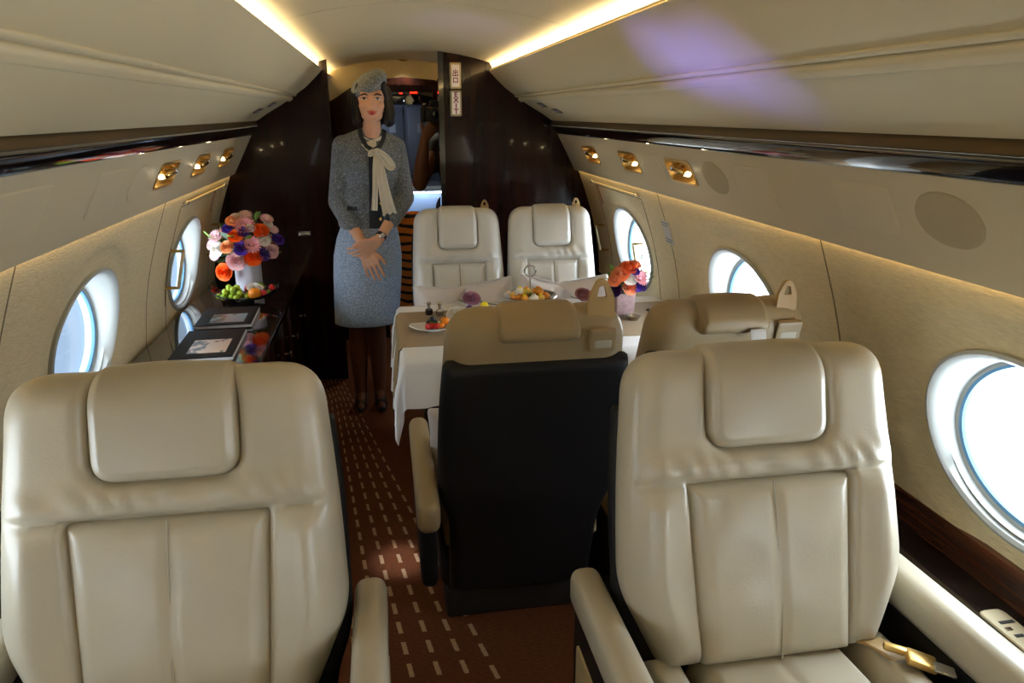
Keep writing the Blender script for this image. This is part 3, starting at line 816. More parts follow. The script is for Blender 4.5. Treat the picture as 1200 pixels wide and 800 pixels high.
def make_seat(label, cat, W, leather, theta, arms, loop_x, side_panel, group, z0=.44, belt=False, seed=1, guide=1.0, tall=1.0):
    t = thing('airplane_seat', label, cat, (0, 0, 0), 0, group)
    k = W/.6
    th = math.radians(theta); U = Vector((0, math.sin(th), math.cos(th))); Nn = Vector((0, -math.cos(th), math.sin(th)))
    B = Vector((0, .20, z0))
    rnd = np.random.RandomState(seed)
    ph = rnd.rand(6)*6
    def mp(x, s, h):
        # the back curls gently forward at the shoulders
        q = max(0, s-.36); p = B+U*(s*tall)+Nn*(h+.10*q*q*1.2); return (x, p.y, p.z)
    hw, ss, h0 = .125*k, .376, .437
    pw1, pw0 = .175*k, .158*k
    # outer envelope with shoulders and hip wings
    O = rpoly([(-.225*k, -.01), (.225*k, -.01), (.262*k, .075), (.300*k, .16), (.292*k, .36), (.268*k, .640), (-.268*k, .640), (-.292*k, .36), (-.300*k, .16), (-.262*k, .075)],
              [.02, .02, .04, .05, .1, .075, .075, .1, .05, .04], 8)
    def hf(x, s, d):
        h = np.zeros_like(x)
        hd = sdbox(x, s, -hw-.004, hw+.004, h0-.004, .9, .045*k)
        h -= .032*sstep(-hd, -.004, .010)
        h -= .006*np.exp(-(hd/.012)**2)
        pe = pw0+(pw1-pw0)*np.clip(s/ss, 0, 1)
        dp = np.maximum(np.abs(x)-pe, s-ss)
        h -= .030*sstep(-dp, -.004, .010)
        # seam under the yoke
        h -= .012*np.exp(-((s-ss-.002*np.sin(x*30+ph[0]))/.0065)**2)*sstep(.285*k-np.abs(x), 0, .03)
        h += .010*np.exp(-((s-ss-.03)/.03)**2)
        # bolster swell, softening creases
        m = sstep(ss-s, 0, .05)
        h += .016*m*np.exp(-((np.abs(x)-.235*k)/(.045*k))**2)
        wr = np.exp(-((s-.405)/.03)**2)
        h += .0022*wr*np.sin((x*0.8+s*.5)*150+ph[1]+3*np.sin(x*22+ph[2]))
        h += .0018*np.sin(x*17+ph[3])*np.sin(s*14+ph[4])
        return h
    mk('backrest', pad(O, .075, .065, .055, .0, 84, 110, mp, hf), leather, t, smooth=75)
    # centre panel, split by a piped seam
    Pn = rpoly([(-pw0+.002, .0), (pw0-.002, .0), (pw1-.002, ss-.004), (-pw1+.002, ss-.004)], [.012, .012, .014, .014], 4)
    def hp(x, s, d):
        h = -.006*np.exp(-(np.abs(x)/.007)**2)
        h += .0016*np.sin(s*34+ph[5]+2*np.sin(x*25))*np.sin(x*20+ph[1]) + .004*np.exp(-((s-.10)/.06)**2)
        return h
    mk('back_panel', pad(Pn, .036, .034, 0, .012, 48, 56, lambda x, s, h: mp(x, s, h+.043), hp), leather, t, smooth=75)
    mk('piping', [tube([mp(dx, s, .0775+.004*math.exp(-((s-.1)/.06)**2)+.008*(1-((s-.186)/.375*2)**2)*.9) for s in np.linspace(.006, ss-.01, 24)], .0024, 6) for dx in (0,)], M['piping'], t)
    # headrest folded over the top of the back
    R = .050; st = .562
    def mph(x, tt, h):
        if tt <= st: return mp(x, tt, .046+h)
        a = (tt-st)/R
        s = st+(R+h)*math.sin(a); hh = .046-R+(R+h)*math.cos(a)
        return mp(x, s, hh)
    tend = st+R*2.75
    Hr = rpoly([(-hw, h0), (hw, h0), (hw, tend), (-hw, tend)], [.045*k, .045*k, .02, .02], 8)
    def hh(x, s, d): return -.003*np.exp(-((d-.014)/.004)**2)+.0012*np.sin(x*30+ph[2])*np.sin(s*26+ph[0])
    mk('headrest', pad(Hr, .036, .020, 0, .006, 52, 64, mph, hh), leather, t, smooth=75)
    # dark rear shell
    Sh = rpoly([(-.262*k, -.30), (.262*k, -.30), (.262*k, 0), (.302*k, .10), (.300*k, .36), (.284*k, .535), (-.284*k, .535), (-.300*k, .36), (-.302*k, .10), (-.262*k, 0)],
               [.03, .03, .05, .05, .1, .02, .02, .1, .05, .05], 6)
    mk('back_shell', pad(Sh, .032, .028, 0.02, 0, 40, 50, lambda x, s, h: mp(x, s, -.040-h)), M['black_shell'], t, smooth=60)
    # shoulder belt guide: a leather loop on top, with a pocket plate on the rear
    lx = loop_x*k
    G = guide or 1
    lp = []
    zt = mp(0, .628, 0)
    c = Vector(mp(lx, .632, -.02))
    outer = rpoly([(-.034*G, 0), (.034*G, 0), (.030*G, .055*G), (.010*G, .095*G), (-.010*G, .095*G), (-.030*G, .055*G)], .01*G, 4)
    inner = rpoly([(-.013*G, .050*G), (.013*G, .050*G), (.007*G, .078*G), (-.007*G, .078*G)], .005*G, 4)
    def ringgeo(outr, inn, d):
        n = len(outr); V = []; F = []
        q = [inn[int(i*len(inn)/n)] for i in range(n)]
        for y in (-d, d):
            for p in outr: V.append((c.x+p[0], c.y+y, c.z-.01+p[1]))
            for p in q: V.append((c.x+p[0], c.y+y, c.z-.01+p[1]))
        for i in range(n):
            j = (i+1) % n
            F += [(i, j, n+j, n+i), (2*n+i, 2*n+j, 3*n+j, 3*n+i), (i, j, 2*n+j, 2*n+i), (n+i, n+j, 3*n+j, 3*n+i)]
        return V, F
    g = mk('belt_guide', ringgeo(outer, inner, .006), M['tan_strap'], t) if guide else None
    if g: mk('guide_plate', pad(rpoly([(-.034, -.05), (.034, -.05), (.034, .012), (-.034, .012)], .006, 3), .010, .004, 0, 0, 16, 16, lambda x, s, h: mp(lx+x, .60+s, -.053-h)), leather, g)
    if g: mk('guide_slot', pad(rpoly([(-.022, -.012), (.022, -.012), (.022, .010), (-.022, .010)], .004, 3), .0015, .001, 0, 0, 10, 10, lambda x, s, h: mp(lx+x, .575+s, -.0628-h)), M['piping'], g)
    # seat cushion: middle panel and two bolsters
    cw = W*.5-.02
    def mc(x, s, h): return (x, .215-s, z0-.115+.02*(s/.5)+h)
    mid = .165*k
    def hc(x, s, d): return -.007*np.exp(-(x/.007)**2)+.002*np.sin(x*40+ph[0])*np.sin(s*30+ph[3])
    Cm = rpoly([(-mid, 0), (mid, 0), (mid*1.05, .50), (-mid*1.05, .50)], [.01, .01, .06, .06], 5)
    mk('seat_cushion', pad(Cm, .125, .035, 0, .012, 44, 40, mc, hc), leather, t, smooth=75)
    for sgn in (-1, 1):
        a, b = sorted((sgn*(mid+.001), sgn*cw)); a2, b2 = sorted((sgn*(mid*1.05+.001), sgn*cw))
        Cb = rpoly([(a, 0), (b, 0), (b2, .50), (a2, .50)], [.01, .01, .04, .04], 5)
        mk('cushion_bolster', pad(Cb, .130, .04, 0, .006, 26, 34, mc), leather, t, smooth=75)
    # under-seat box and plinth
    mk('seat_box', box((0, -.09, (z0-.11+.10)/2), (W*.96, .40, z0-.115-.10), .03, 3), M['black_shell'], t)
    mk('plinth', box((0, -.08, .05), (W*.90, .38, .10), .012, 2), M['dark_plastic'], t)
    for sgn, wd, ya, yb, zt in arms:
        xc = sgn*(W/2+.002+wd/2)
        n0 = box((xc, (ya+yb)/2, zt-.045), (wd, yb-ya, .09), .026, 4)
        # slope slightly down toward the rear
        n0 = ([(x, y, z-.02*max(0, (y-ya)/(yb-ya))) for x, y, z in n0[0]], n0[1])
        a = mk('armrest', n0, leather, t, smooth=60)
        mk('armrest_side', box((xc, (ya+yb)/2-.01, (.10+zt-.085)/2), (wd*.78, yb-ya-.04, zt-.085-.10), .01, 2) if side_panel else box((xc, (ya+yb)/2-.03, (.27+zt-.085)/2), (wd*.78, yb-ya-.08, zt-.085-.27), .02, 3), M['black_shell'], a)
        if side_panel and sgn == side_panel:
            mk('side_panel', box((xc+sgn*wd*.40, (ya+yb)/2-.03, .275), (.010, yb-ya-.09, .33), .004, 2), M['panel_cream'], a)
    if belt:
        by = Vector((.215*k, .10, z0+.018))
        s = mk('seat_belt', [pad(rpoly([(-.025, -.09), (.025, -.09), (.025, .09), (-.025, .09)], .004, 3), .004, .002, .001, 0, 10, 20, lambda x, q, h: tuple(by+Vector((x+.35*q, -q*.55+.02, h+.012*math.sin((q+.09)*20)))))], M['tan_strap'], t)
        bb = by+Vector((.035, -.035, .022))
        mk('buckle', [box(bb, (.055, .04, .016), .005, 2, rot=(0, .2, -.5)), box(bb+Vector((-.03, .03, .006)), (.05, .016, .014), .005, 2, rot=(0, .1, -.5))], M['brass_bowl'], s)
        mk('belt_tongue', box(bb+Vector((.028, -.028, -.002)), (.04, .03, .006), .002, 1, rot=(0, .2, -.5)), M['chrome'], s)
    return t

s1 = make_seat('wide cream leather seat nearest the camera on the credenza side, facing the camera', 'seat', .60, M['leather'], 17,
               [(1, .065, -.46, .36, .605), (-1, .065, -.46, .36, .605)], .205, 1, 'wide single cream leather seats', seed=3, guide=0, z0=.455, tall=.97)
s1.location = (-.56, .985, .005)
s2 = make_seat('wide pale leather seat under the bright near window, belt buckle on its cushion', 'seat', .60, M['leather'], 17,
               [(-1, .065, -.46, .37, .605), (1, .075, -.46, .33, .60)], .205, -1, 'wide single cream leather seats', belt=True, seed=11, guide=0, z0=.465, tall=.955)
s2.location = (.555, .94, 0)
s3 = make_seat('white leather seat facing the table, next to the standing woman', 'seat', .455, M['leather_white'], 15,
               [(-1, .055, -.09, .36, .60)], .19, 0, 'white leather seats facing the camera across the table', seed=5, guide=.62)
s3.location = (.185, 3.24, 0)
s4 = make_seat('white leather seat facing the table, beside the wall with the exit window', 'seat', .455, M['leather_white'], 15,
               [], .19, 0, 'white leather seats facing the camera across the table', seed=8, guide=.62)
s4.location = (.650, 3.25, 0)
s5 = make_seat('tan seat with its black back to the camera, beside the aisle', 'seat', .485, M['leather_tan'], 17,
               [(1, .06, -.14, .40, .585)], -.19, 0, 'tan seats with their backs to the camera', seed=6)
s5.location = (.188, 2.04, 0); s5.rotation_euler = (0, 0, PI)
s6 = make_seat('tan seat backing onto the near pale seat, beside the wall and window', 'seat', .455, M['leather_tan'], 17,
               [], -.19, 0, 'tan seats with their backs to the camera', seed=9, guide=.8)
s6.location = (.672, 2.03, 0); s6.rotation_euler = (0, 0, PI)
lab = mk('care_label', pad(rpoly([(-.02, -.016), (.02, -.016), (.02, .016), (-.02, .016)], .002, 2), .001, .001, 0, 0, 8, 8), M['placard'], s6)
lab.location = (-.05, .45, .985); lab.rotation_euler = (-.3, 0, PI)

# ------------------------------------------------------------------ cushions
def pillow(label, w, h, loc, rot, seed, group='satin cushions on the seats'):
    rn = np.random.RandomState(seed); p = rn.rand(4)*6
    e = .87
    pts = [(-w/2, -h/2), (0, -h/2*e), (w/2, -h/2), (w/2*e, 0), (w/2, h/2), (0, h/2*e), (-w/2, h/2), (-w/2*e, 0)]
    O = rpoly(pts, [.012, .2, .012, .2, .012, .2, .012, .2], 6)
    f = lambda x, s, d: .015*np.sin(x*26+p[0]+3*np.sin(s*14+p[1]))*np.sin(s*21+p[2])+.004*np.sin((x+s)*48+p[3])
    a = pad(O, .070, w*.5, .050, .0, 38, 38, None, f, pw=1.6)
    o = mk('cushion', a, M['satin'], smooth=80, loc=loc, rot=rot)
    return tag(o, label, 'cushion', group)
pillow('silvery satin cushion nearest the standing woman on the white seats', .25, .25, (.065, 3.22, .635), (-.30, .10, .12), 1)
pillow('silvery satin cushion on the first white seat, touching the gap between the white seats', .25, .25, (.300, 3.235, .650), (-.30, -.20, -.12), 2)
pillow('silvery satin cushion behind the pastry tray, leaning on the wall-side white seat', .25, .25, (.530, 3.235, .650), (-.30, .30, .1), 3)
pillow('silvery satin cushion nearest the exit window, against the wall-side white seat', .25, .25, (.755, 3.24, .645), (-.30, -.16, -.12), 4)
pillow('pale satin cushion tucked between the black-backed seat and its aisle armrest', .26, .26, (.055, 1.99, .577), (-.28, .0, PI+.15), 5, None)

# striped bolster standing behind the aisle seat
t = mk('striped_bolster', lathe([(0, 0), (.075, .005), (.095, .03), (.10, .2), (.098, .5), (.10, .8), (.095, .93), (.07, .985), (.03, 1.003), (0, 1.005)], (0, 0, 0), 24), M['stripes'], loc=(-.005, 3.95, 0), rot=(0, 0, 0))
tag(t, 'orange and black striped bolster standing between the woman and the white seat', 'bolster')

# ------------------------------------------------------------------ credenza
t = thing('credenza', 'long glossy dark wood credenza along the wall, holding the tall bouquet', 'cabinet', (-.86, 3.24, 0))
c = Vector(t.location)
def rel(p): return Vector(p)-c
xs = lambda z: -wx(z)+.012
ya, yb = 2.30, 4.195
mk('body', extrude([(-.655, .04), (-.655, .615), (xs(.6), .615), (xs(.45), .45), (xs(.25), .25), (xs(.1), .10), (-.94, .04)], ya-c.y+.01, yb-c.y), M['dark_wood'], t, smooth=None).location = (-c.x, 0, 0)
V, F = extrude(rpoly([(-.630, .612), (-.630, .640), (xs(.64)+.004, .640), (xs(.61)+.004, .612)], [.006, .006, 0, 0], 4), ya-c.y, yb-c.y)
mk('top', (V, F), M['credenza_top'], t, smooth=None).location = (-c.x, 0, 0)
mk('plinth', box(rel((-.80, (ya+yb)/2, .02)), (.24, yb-ya-.02, .04), 0), M['dark_plastic'], t)
for (y0_, y1_, ky) in ((3.87, 4.18, 4.07), (3.53, 3.86, 3.67), (3.21, 3.52, 3.38), (2.87, 3.20, 3.04), (2.33, 2.86, 2.6)):
    d = mk('door', box(rel((-.649, (y0_+y1_)/2, .335)), (.014, y1_-y0_-.008, .53), .003, 2), M['dark_wood'], t)
    mk('knob', lathe([(.006, 0), (.006, .012), (.014, .016), (.016, .022), (.010, .027), (0, .028)], rel((-.643, ky, .43)), 16, rot=(0, PI/2, 0)), M['chrome'], d)
# little latch on the far-left bulkhead
t = thing('latch', 'small silver flush latch on the dark bulkhead beside the woman', 'latch', (-.60, Y1-.001, .865)); c = Vector(t.location)
mk('plate', pad(rpoly([(-.035, -.014), (.035, -.014), (.035, .014), (-.035, .014)], .004, 3), .004, .003, 0, 0, 14, 10), M['silver'], t)
mk('lever', box((0, -.007, -.003), (.05, .006, .010), .002, 2), M['chrome'], t)

def book(label, x0, x1, y0, y1, z, rz, pic, n):
    t = thing('presentation_book', label, 'book', ((x0+x1)/2, (y0+y1)/2, z), rz, 'black presentation books on the credenza')
    w, d = x1-x0, y1-y0
    mk('back_cover', box((0, 0, .002), (w, d, .004), .0015, 1), M['book_black'], t)
    mk('pages', [box((.004, 0, .006+.0062*i), (w-.004, d-.012, .0048), .001, 1) for i in range(n)], M['paper'], t)
    zt = .006+.0062*n
    mk('front_cover', box((0, 0, zt), (w, d, .004), .0015, 1), M['book_black'], t)
    cvr = t.children[-1]
    mk('picture', box((.01, -.045, zt+.0022), (w*.62, d*.46, .0008)), pic, t, smooth=None)
    return t, zt
def picmat(name, sky, low, dark, fscale):
    m, nt, b = newmat(name)
    tc = nt.nodes.new('ShaderNodeTexCoord'); n = nt.nodes.new('ShaderNodeTexNoise'); n.inputs['Scale'].default_value = fscale; n.inputs['Detail'].default_value = 3
    sx = nt.nodes.new('ShaderNodeSeparateXYZ'); nt.links.new(tc.outputs['Generated'], sx.inputs[0]); nt.links.new(tc.outputs['Object'], n.inputs['Vector'])
    cr = nt.nodes.new('ShaderNodeValToRGB'); cr.color_ramp.elements[0].color = low; cr.color_ramp.elements[1].color = sky
    nt.links.new(sx.outputs[1], cr.inputs['Fac'])
    c2 = nt.nodes.new('ShaderNodeValToRGB'); c2.color_ramp.interpolation = 'CONSTANT'; c2.color_ramp.elements[0].color = (1, 1, 1, 1); c2.color_ramp.elements[1].color = (0, 0, 0, 1); c2.color_ramp.elements[1].position = .46
    nt.links.new(n.outputs['Fac'], c2.inputs['Fac'])
    mx = nt.nodes.new('ShaderNodeMix'); mx.data_type = 'RGBA'; nt.links.new(c2.outputs[0], mx.inputs['Factor']); nt.links.new(cr.outputs[0], mx.inputs['A']); mx.inputs['B'].default_value = dark
    nt.links.new(mx.outputs['Result'], b.inputs['Base Color']); b.inputs['Roughness'].default_value = .3
    return m
book('black book with a pinkish picture on its cover, nearer of the two on the credenza', -.955, -.735, 2.66, 3.03, .6405, .03, picmat('picture_pink', rgb(206,190,184), rgb(222,196,176), rgb(92,88,96), 26), 2)
book('black book with a blue picture on its cover, next to the fruit plate', -.965, -.738, 3.10, 3.40, .6405, .03, picmat('picture_blue', rgb(150,190,206), rgb(120,160,186), rgb(84,92,84), 24), 2)

# ------------------------------------------------------------------ flowers
def petal(w, l, cup, curl, n=5):
    V = []; F = []
    for i in range(n):
        v = i/(n-1)
        ww = w*(math.sin(min(1, v*1.1+.08)*PI*.62))*(1 if v < .8 else (1-((v-.8)/.2)**2*.45))
        for j in range(n):
            u = j/(n-1)*2-1
            V.append(Vector((u*ww, -cup*(1-u*u)*w*.6+curl*v*v*l, l*v)))
    for i in range(n-1):
        for j in range(n-1): a = i*n+j; F.append((a, a+1, a+n+1, a+n))
    return V, F
def place(geo, mtx): return [mtx @ Vector(p) for p in geo[0]], geo[1]
def rose_geo(r):
    """cupped petals in five overlapping rings round a tight spiral bud"""
    out = []
    rings = ((2, .16, .95, 2.2, .0), (3, .30, .92, 1.5, .08), (4, .48, .80, 1.15, .16), (5, .70, .62, .95, .26), (6, .95, .36, .80, .34))
    for q, (cnt, rr, hh, wid, curl) in enumerate(rings):
        for k in range(cnt):
            a0 = 2*PI*k/cnt+q*.9; nu, nv = 7, 6; V = []; F = []
            for i in range(nv):
                v = i/(nv-1)
                for j in range(nu):
                    u = j/(nu-1)*2-1
                    a = a0+u*wid*(.35+.65*math.sin(min(1, v*1.25)*PI/2))
                    drp = (1-.22*u*u*(v > .5)*((v-.5)*2))
                    rad = rr*(.25+.75*math.sin(v*PI*.5))*r*(1+.05*u)+curl*r*max(0, v-.75)*1.2
                    z = hh*r*v*drp-(.25*curl*r*max(0, v-.8))
                    V.append(Vector((rad*math.cos(a), rad*math.sin(a), z)))
            for i in range(nv-1):
                for j in range(nu-1): m = i*nu+j; F.append((m, m+1, m+nu+1, m+nu))
            out.append((V, F))
    out.append(sphere((0, 0, .25*r), (.5*r, .5*r, .25*r), 10, 6))
    return out
def daisy_geo(r, cnt=18):
    out = []
    for ring, (tilt, ln) in enumerate(((1.25, 1.0), (.95, .8))):
        for k in range(cnt):
            a = 2*PI*k/cnt+ring*.17
            out.append(place(petal(.14*r, ln*r, .2, .05, 4), Matrix.Rotation(a, 4, 'Z') @ Matrix.Translation((0, .08*r, 0)) @ Matrix.Rotation(-tilt, 4, 'X')))
    out.append(sphere((0, 0, .1*r), (.26*r, .26*r, .18*r), 10, 8))
    return out
def leaf_geo(w, l):
    g = petal(w, l, .25, .2, 6); return [g]
FL = {}
def flower_mesh(kind, color, r):
    key = (kind, color)
    if key in FL: return FL[key]
    g = rose_geo(1.0) if kind == 'rose' else daisy_geo(1.0)
    m = PET[color]
    o = mk(kind, g, m, smooth=60); COL.objects.unlink(o); FL[key] = o; return o
LEAF = {}
def leaf_mesh(m):
    if m in LEAF: return LEAF[m]
    o = mk('leaf', [place(petal(.34, 1.0, .3, .15, 6), Matrix.Identity(4))], M[m], smooth=80); COL.objects.unlink(o); LEAF[m] = o; return o
def add_flower(par, kind, color, loc, d, r):
    q = Vector(d).to_track_quat('Z', 'Y').to_euler()
    nm = {'rose': 'rose', 'daisy': 'daisy'}[kind]
    return inst(flower_mesh(kind, color, r), nm, par, loc, q, (r, r, r))
def add_leaf(par, m, loc, d, r):
    q = Vector(d).to_track_quat('Z', 'Y').to_euler()
    return inst(leaf_mesh(m), 'leaf', par, loc, q, (r, r, r))

# tall bouquet on the credenza: (image-plane dx, dz from bouquet centre, kind, colour, radius)
t = thing('flower_vase', 'white cylinder vase with a big mixed bouquet on the credenza', 'flowers', (-.835, 3.735, .6405))
mk('vase', lathe([(0, 0), (.058, 0), (.062, .004), (.063, .165), (.058, .165), (.056, .02), (0, .018)], (0, 0, 0), 32), M['vase'], t)
S = .0048   # metres per photo pixel at this depth
cx, cz = 293, 300
spec = [(271, 321, 'rose', 'orange', .042), (287, 307, 'rose', 'pink', .048), (304, 304, 'rose', 'orange', .044), (288, 281, 'rose', 'orange', .036), (313, 277, 'rose', 'orange', .038),
        (278, 293, 'rose', 'peach', .032), (285, 266, 'rose', 'peach', .034), (297, 270, 'daisy', 'rosepink', .050), (304, 290, 'daisy', 'rosepink', .046),
        (267, 296, 'rose', 'white', .036), (316, 287, 'rose', 'white', .032), (293, 294, 'rose', 'purple', .036), (279, 274, 'rose', 'purple', .026), (296, 277, 'rose', 'purple', .028),
        (315, 302, 'rose', 'purple', .032), (329, 289, 'rose', 'purple', .030), (322, 300, 'rose', 'pink', .036), (265, 282, 'daisy', 'pink', .036), (261, 291, 'daisy', 'pink', .032),
        (297, 261, 'daisy', 'pink', .034), (319, 266, 'daisy', 'pink', .032), (303, 274, 'rose', 'white', .024), (325, 278, 'daisy', 'pink', .026), (287, 263, 'rose', 'white', .026),
        (320, 272, 'rose', 'white', .022), (263, 302, 'daisy', 'pink', .030)]
ctr = Vector((0, 0, .215))
for px, py, kd, colr, r in spec:
    dx, dz = (px-293)*S, (296-py)*S+.03
    rr = math.hypot(dx, dz*.9)/.185
    dep = -.13*math.sqrt(max(0.02, 1-rr*rr))
    p = ctr+Vector((dx*.92, dep*.9, dz*.92))
    d = (p-Vector((0, .07, .13))); d.z += .03; d.y -= .09
    add_flower(t, kd, colr, p-d.normalized()*r*.3, d, r)
rn = random.Random(3)
for i in range(58):
    a = rn.uniform(0, 2*PI); e = rn.uniform(-.3, 1.5)
    d = Vector((math.cos(a)*math.cos(e), math.sin(a)*math.cos(e)*.8, math.sin(e)))
    base = ctr+Vector((d.x*.085, d.y*.075, d.z*.085+.01))
    add_leaf(t, rn.choice(['leaf', 'leaf', 'leaf_grey', 'leaf_light']), base, d+Vector((rn.uniform(-.4, .4), rn.uniform(-.4, .4), rn.uniform(-.2, .4))), rn.uniform(.06, .095))
for k in range(14):
    a = rn.uniform(0, 2*PI); d = Vector((math.cos(a), .6*math.sin(a), rn.uniform(-.1, 1.2))).normalized()
    inst(flower_mesh('rose', 'peach' if k % 2 else 'pink', 1), 'rose', t, ctr+Vector((d.x*.13, abs(d.y)*.11+.0, d.z*.13)), d.to_track_quat('Z', 'Y').to_euler(), (.03, .03, .03))
mk('stems', [tube([(math.cos(k)*.02, math.sin(k)*.02, .03), (math.cos(k)*.04, math.sin(k)*.03, .17), (math.cos(k)*.075, math.sin(k)*.06, .25)], .004, 6) for k in range(14)], M['leaf'], t)
for px, py, col in ((262, 279, 'leaf_light'), (310, 262, 'leaf_light'), (300, 286, 'leaf_light')):
    add_leaf(t, col, ctr+Vector(((px-293)*S*.9, -.08, (296-py)*S)), ((px-293), -20, 30), .05)

# small bouquet in the pink glass cube on the table
TZ = .7262
t = thing('flower_vase', 'pinkish glass cube vase with peach and purple flowers on the table', 'flowers', (.775, 2.77, TZ))
V = rpoly([(-.042, -.042), (.042, -.042), (.042, .042), (-.042, .042)], .008, 3)
def loft(outs):
    m = len(outs[0][0]); VV = []; FF = []
    for o_, z in outs: VV += [(x, y, z) for x, y in o_]
    for i in range(len(outs)-1):
        for k in range(m): FF.append((i*m+k, i*m+(k+1) % m, (i+1)*m+(k+1) % m, (i+1)*m+k))
    FF.append(tuple(range(m))[::-1]); FF.append(tuple((len(outs)-1)*m+k for k in range(m)))
    return VV, FF
sc_ = lambda s: [(x*s, y*s) for x, y in V]
mk('vase', loft([(sc_(.86), 0), (sc_(.92), .01), (sc_(1.0), .088), (sc_(.93), .088), (sc_(.84), .02)]), M['vase_pink'], t)
S2 = .0034
spec2 = [(717, 328, 'rose', 'salmon', .036), (727, 321, 'rose', 'coral', .034), (728, 333, 'rose', 'white', .030), (742, 332, 'daisy', 'rosepink', .038), (729, 344, 'rose', 'salmon', .030),
         (711, 335, 'rose', 'salmon', .028), (738, 342, 'rose', 'purple', .026), (712, 347, 'rose', 'deep', .026), (745, 343, 'rose', 'deep', .022), (734, 325, 'rose', 'purple', .022), (736, 318, 'rose', 'salmon', .024)]
for px, py, kd, colr, r in spec2:
    dx, dz = (px-728)*S2, (340-py)*S2
    rr = min(.97, math.hypot(dx, dz)/.12)
    p = Vector((dx, -.075*math.sqrt(1-rr*rr), .135+dz)); d = p-Vector((0, .01, .09))
    add_flower(t, kd, colr, p-d.normalized()*r*.3, d, r)
for px, py, L in ((748, 318, .05), (752, 332, .045), (744, 311, .042), (755, 336, .04), (708, 322, .04), (705, 328, .035), (722, 345, .05), (735, 347, .045), (703, 334, .03), (746, 325, .05)):
    add_leaf(t, 'leaf_light' if px < 710 else 'leaf', Vector(((px-728)*S2*.8, -.04, .13+(340-py)*S2*.8)), ((px-728), -12, (345-py)), L)
for k in range(16):
    a = k*2.4; d = Vector((math.cos(a), math.sin(a), .5))
    add_leaf(t, 'leaf', Vector((d.x*.03, d.y*.03, .085)), d, .06)
mk('stems', [tube([(math.cos(k)*.015, math.sin(k)*.015, .02), (math.cos(k)*.03, math.sin(k)*.03, .12)], .003, 6) for k in range(8)], M['leaf'], t)

# ------------------------------------------------------------------ fruit plate on the credenza
px0, py0, pz0 = -.832, 3.575, .6405
t = thing('fruit_plate', 'black boat-shaped plate of fruit in front of the tall bouquet', 'plate', (px0, py0, pz0))
def boat(u, v, th):
    x = u*.155; lift = .042*abs(u)**3.2; y = v*.085*(1-.55*u*u)
    return (x, y, .010+lift+.020*v*v+th)
n = 25; V = []; F = []
for lay in (0, .005):
    for i in range(n):
        for j in range(n): V.append(boat(i/(n-1)*2-1, j/(n-1)*2-1, lay))
for L in range(2):
    for i in range(n-1):
        for j in range(n-1): a = L*n*n+i*n+j; F.append((a, a+1, a+n+1, a+n))
for i in range(n-1):
    for s in (0, n-1):
        F.append((i*n+s, (i+1)*n+s, n*n+(i+1)*n+s, n*n+i*n+s)); F.append((s*n+i, s*n+i+1, n*n+s*n+i+1, n*n+s*n+i))
mk('dish', (V, F), M['black_plate'], t, smooth=60)
mk('foot', lathe([(.035, 0), (.04, .003), (.036, .012), (0, .012)], (0, 0, 0), 24), M['black_plate'], t)
P0 = Vector((px0, py0, pz0))
gb = thing('grape_bunch', 'heap of green grapes on the black fruit plate', 'grapes', (px0-.05, py0-.005, pz0+.018))
gs = None; rn = random.Random(5); pts = []
for lay, (z, cnt, rx, ry) in enumerate(((.014, 14, .070, .040), (.034, 9, .052, .030), (.052, 5, .036, .020))):
    for k in range(cnt):
        a = 2*PI*k/cnt+lay*.5; f = .98 if k % 2 else .55
        pts.append((math.cos(a)*rx*f, math.sin(a)*ry*f, z+rn.uniform(-.003, .003)))
for p in pts:
    if gs is None: gs = mk('grape', sphere((0, 0, 0), (.0135, .0135, .0150), 14, 10), M['grape'], gb, smooth=80); gs.location = p
    else: inst(gs, 'grape', gb, p, (rn.uniform(-.6, .6), rn.uniform(-.6, .6), 0))
mk('stem', tube([(0, 0, .02), (.005, 0, .045), (.012, .005, .07)], .002, 6), M['leaf_light'], gb)
def fruit(name, label, cat, prof, m, loc, rot=(0, 0, 0), leafy=False, group=None):
    t = thing(name, label, cat, loc, 0, group); 
    b = mk('flesh', lathe(prof, (0, 0, 0), 20, rot=rot), m, t, smooth=80)
    R = Euler(rot).to_matrix()
    top = R @ Vector((0, 0, prof[-1][1]))
    ax = R @ Vector((0, 0, 1))
    mk('stalk', capsule(tuple(top-ax*.002), .0022, tuple(top+ax*.006), .0015, 8), M['leaf'], t)
    if leafy:
        g = [place(petal(.006, .014, .2, .1, 4), Matrix.Translation(top) @ R.to_4x4() @ Matrix.Rotation(k*PI/2.5, 4, 'Z') @ Matrix.Rotation(-1.2, 4, 'X')) for k in range(5)]
        mk('calyx', g, M['leaf_light'], t)
    return t
def rnd_prof(r, f=1.0, n=10, dent=.0):
    return [(r*math.sin(PI*i/n)*(1), r*f*(1-math.cos(PI*i/n))-dent*(i == n)) for i in range(n+1)]
fruit('orange', 'whole orange on the black fruit plate, beside the grapes', 'orange', rnd_prof(.030, .94), M['orange'], (px0+.052, py0-.045, pz0+.020))
fruit('plum', 'small pink-red fruit wedge side on the black fruit plate below the white rose', 'fruit', rnd_prof(.017), M['pink_fruit'], (px0+.090, py0-.03, pz0+.028))
sp = [(0, 0), (.010, .004), (.018, .014), (.021, .024), (.018, .032), (.008, .036), (0, .036)]
fruit('strawberry', 'red strawberry at the raised tip of the black fruit plate', 'strawberry', sp, M['red_fruit'], (px0+.108, py0+.005, pz0+.048), (0, 1.1, .4), True)
fruit('apple', 'red apple half hidden behind the white rose on the fruit plate', 'apple', rnd_prof(.027, .9), M['red_fruit'], (px0+.020, py0+.030, pz0+.030))
fruit('lime', 'small green fruit at the back of the black fruit plate', 'lime', rnd_prof(.019, 1.1), M['green_fruit'], (px0+.070, py0+.028, pz0+.045))
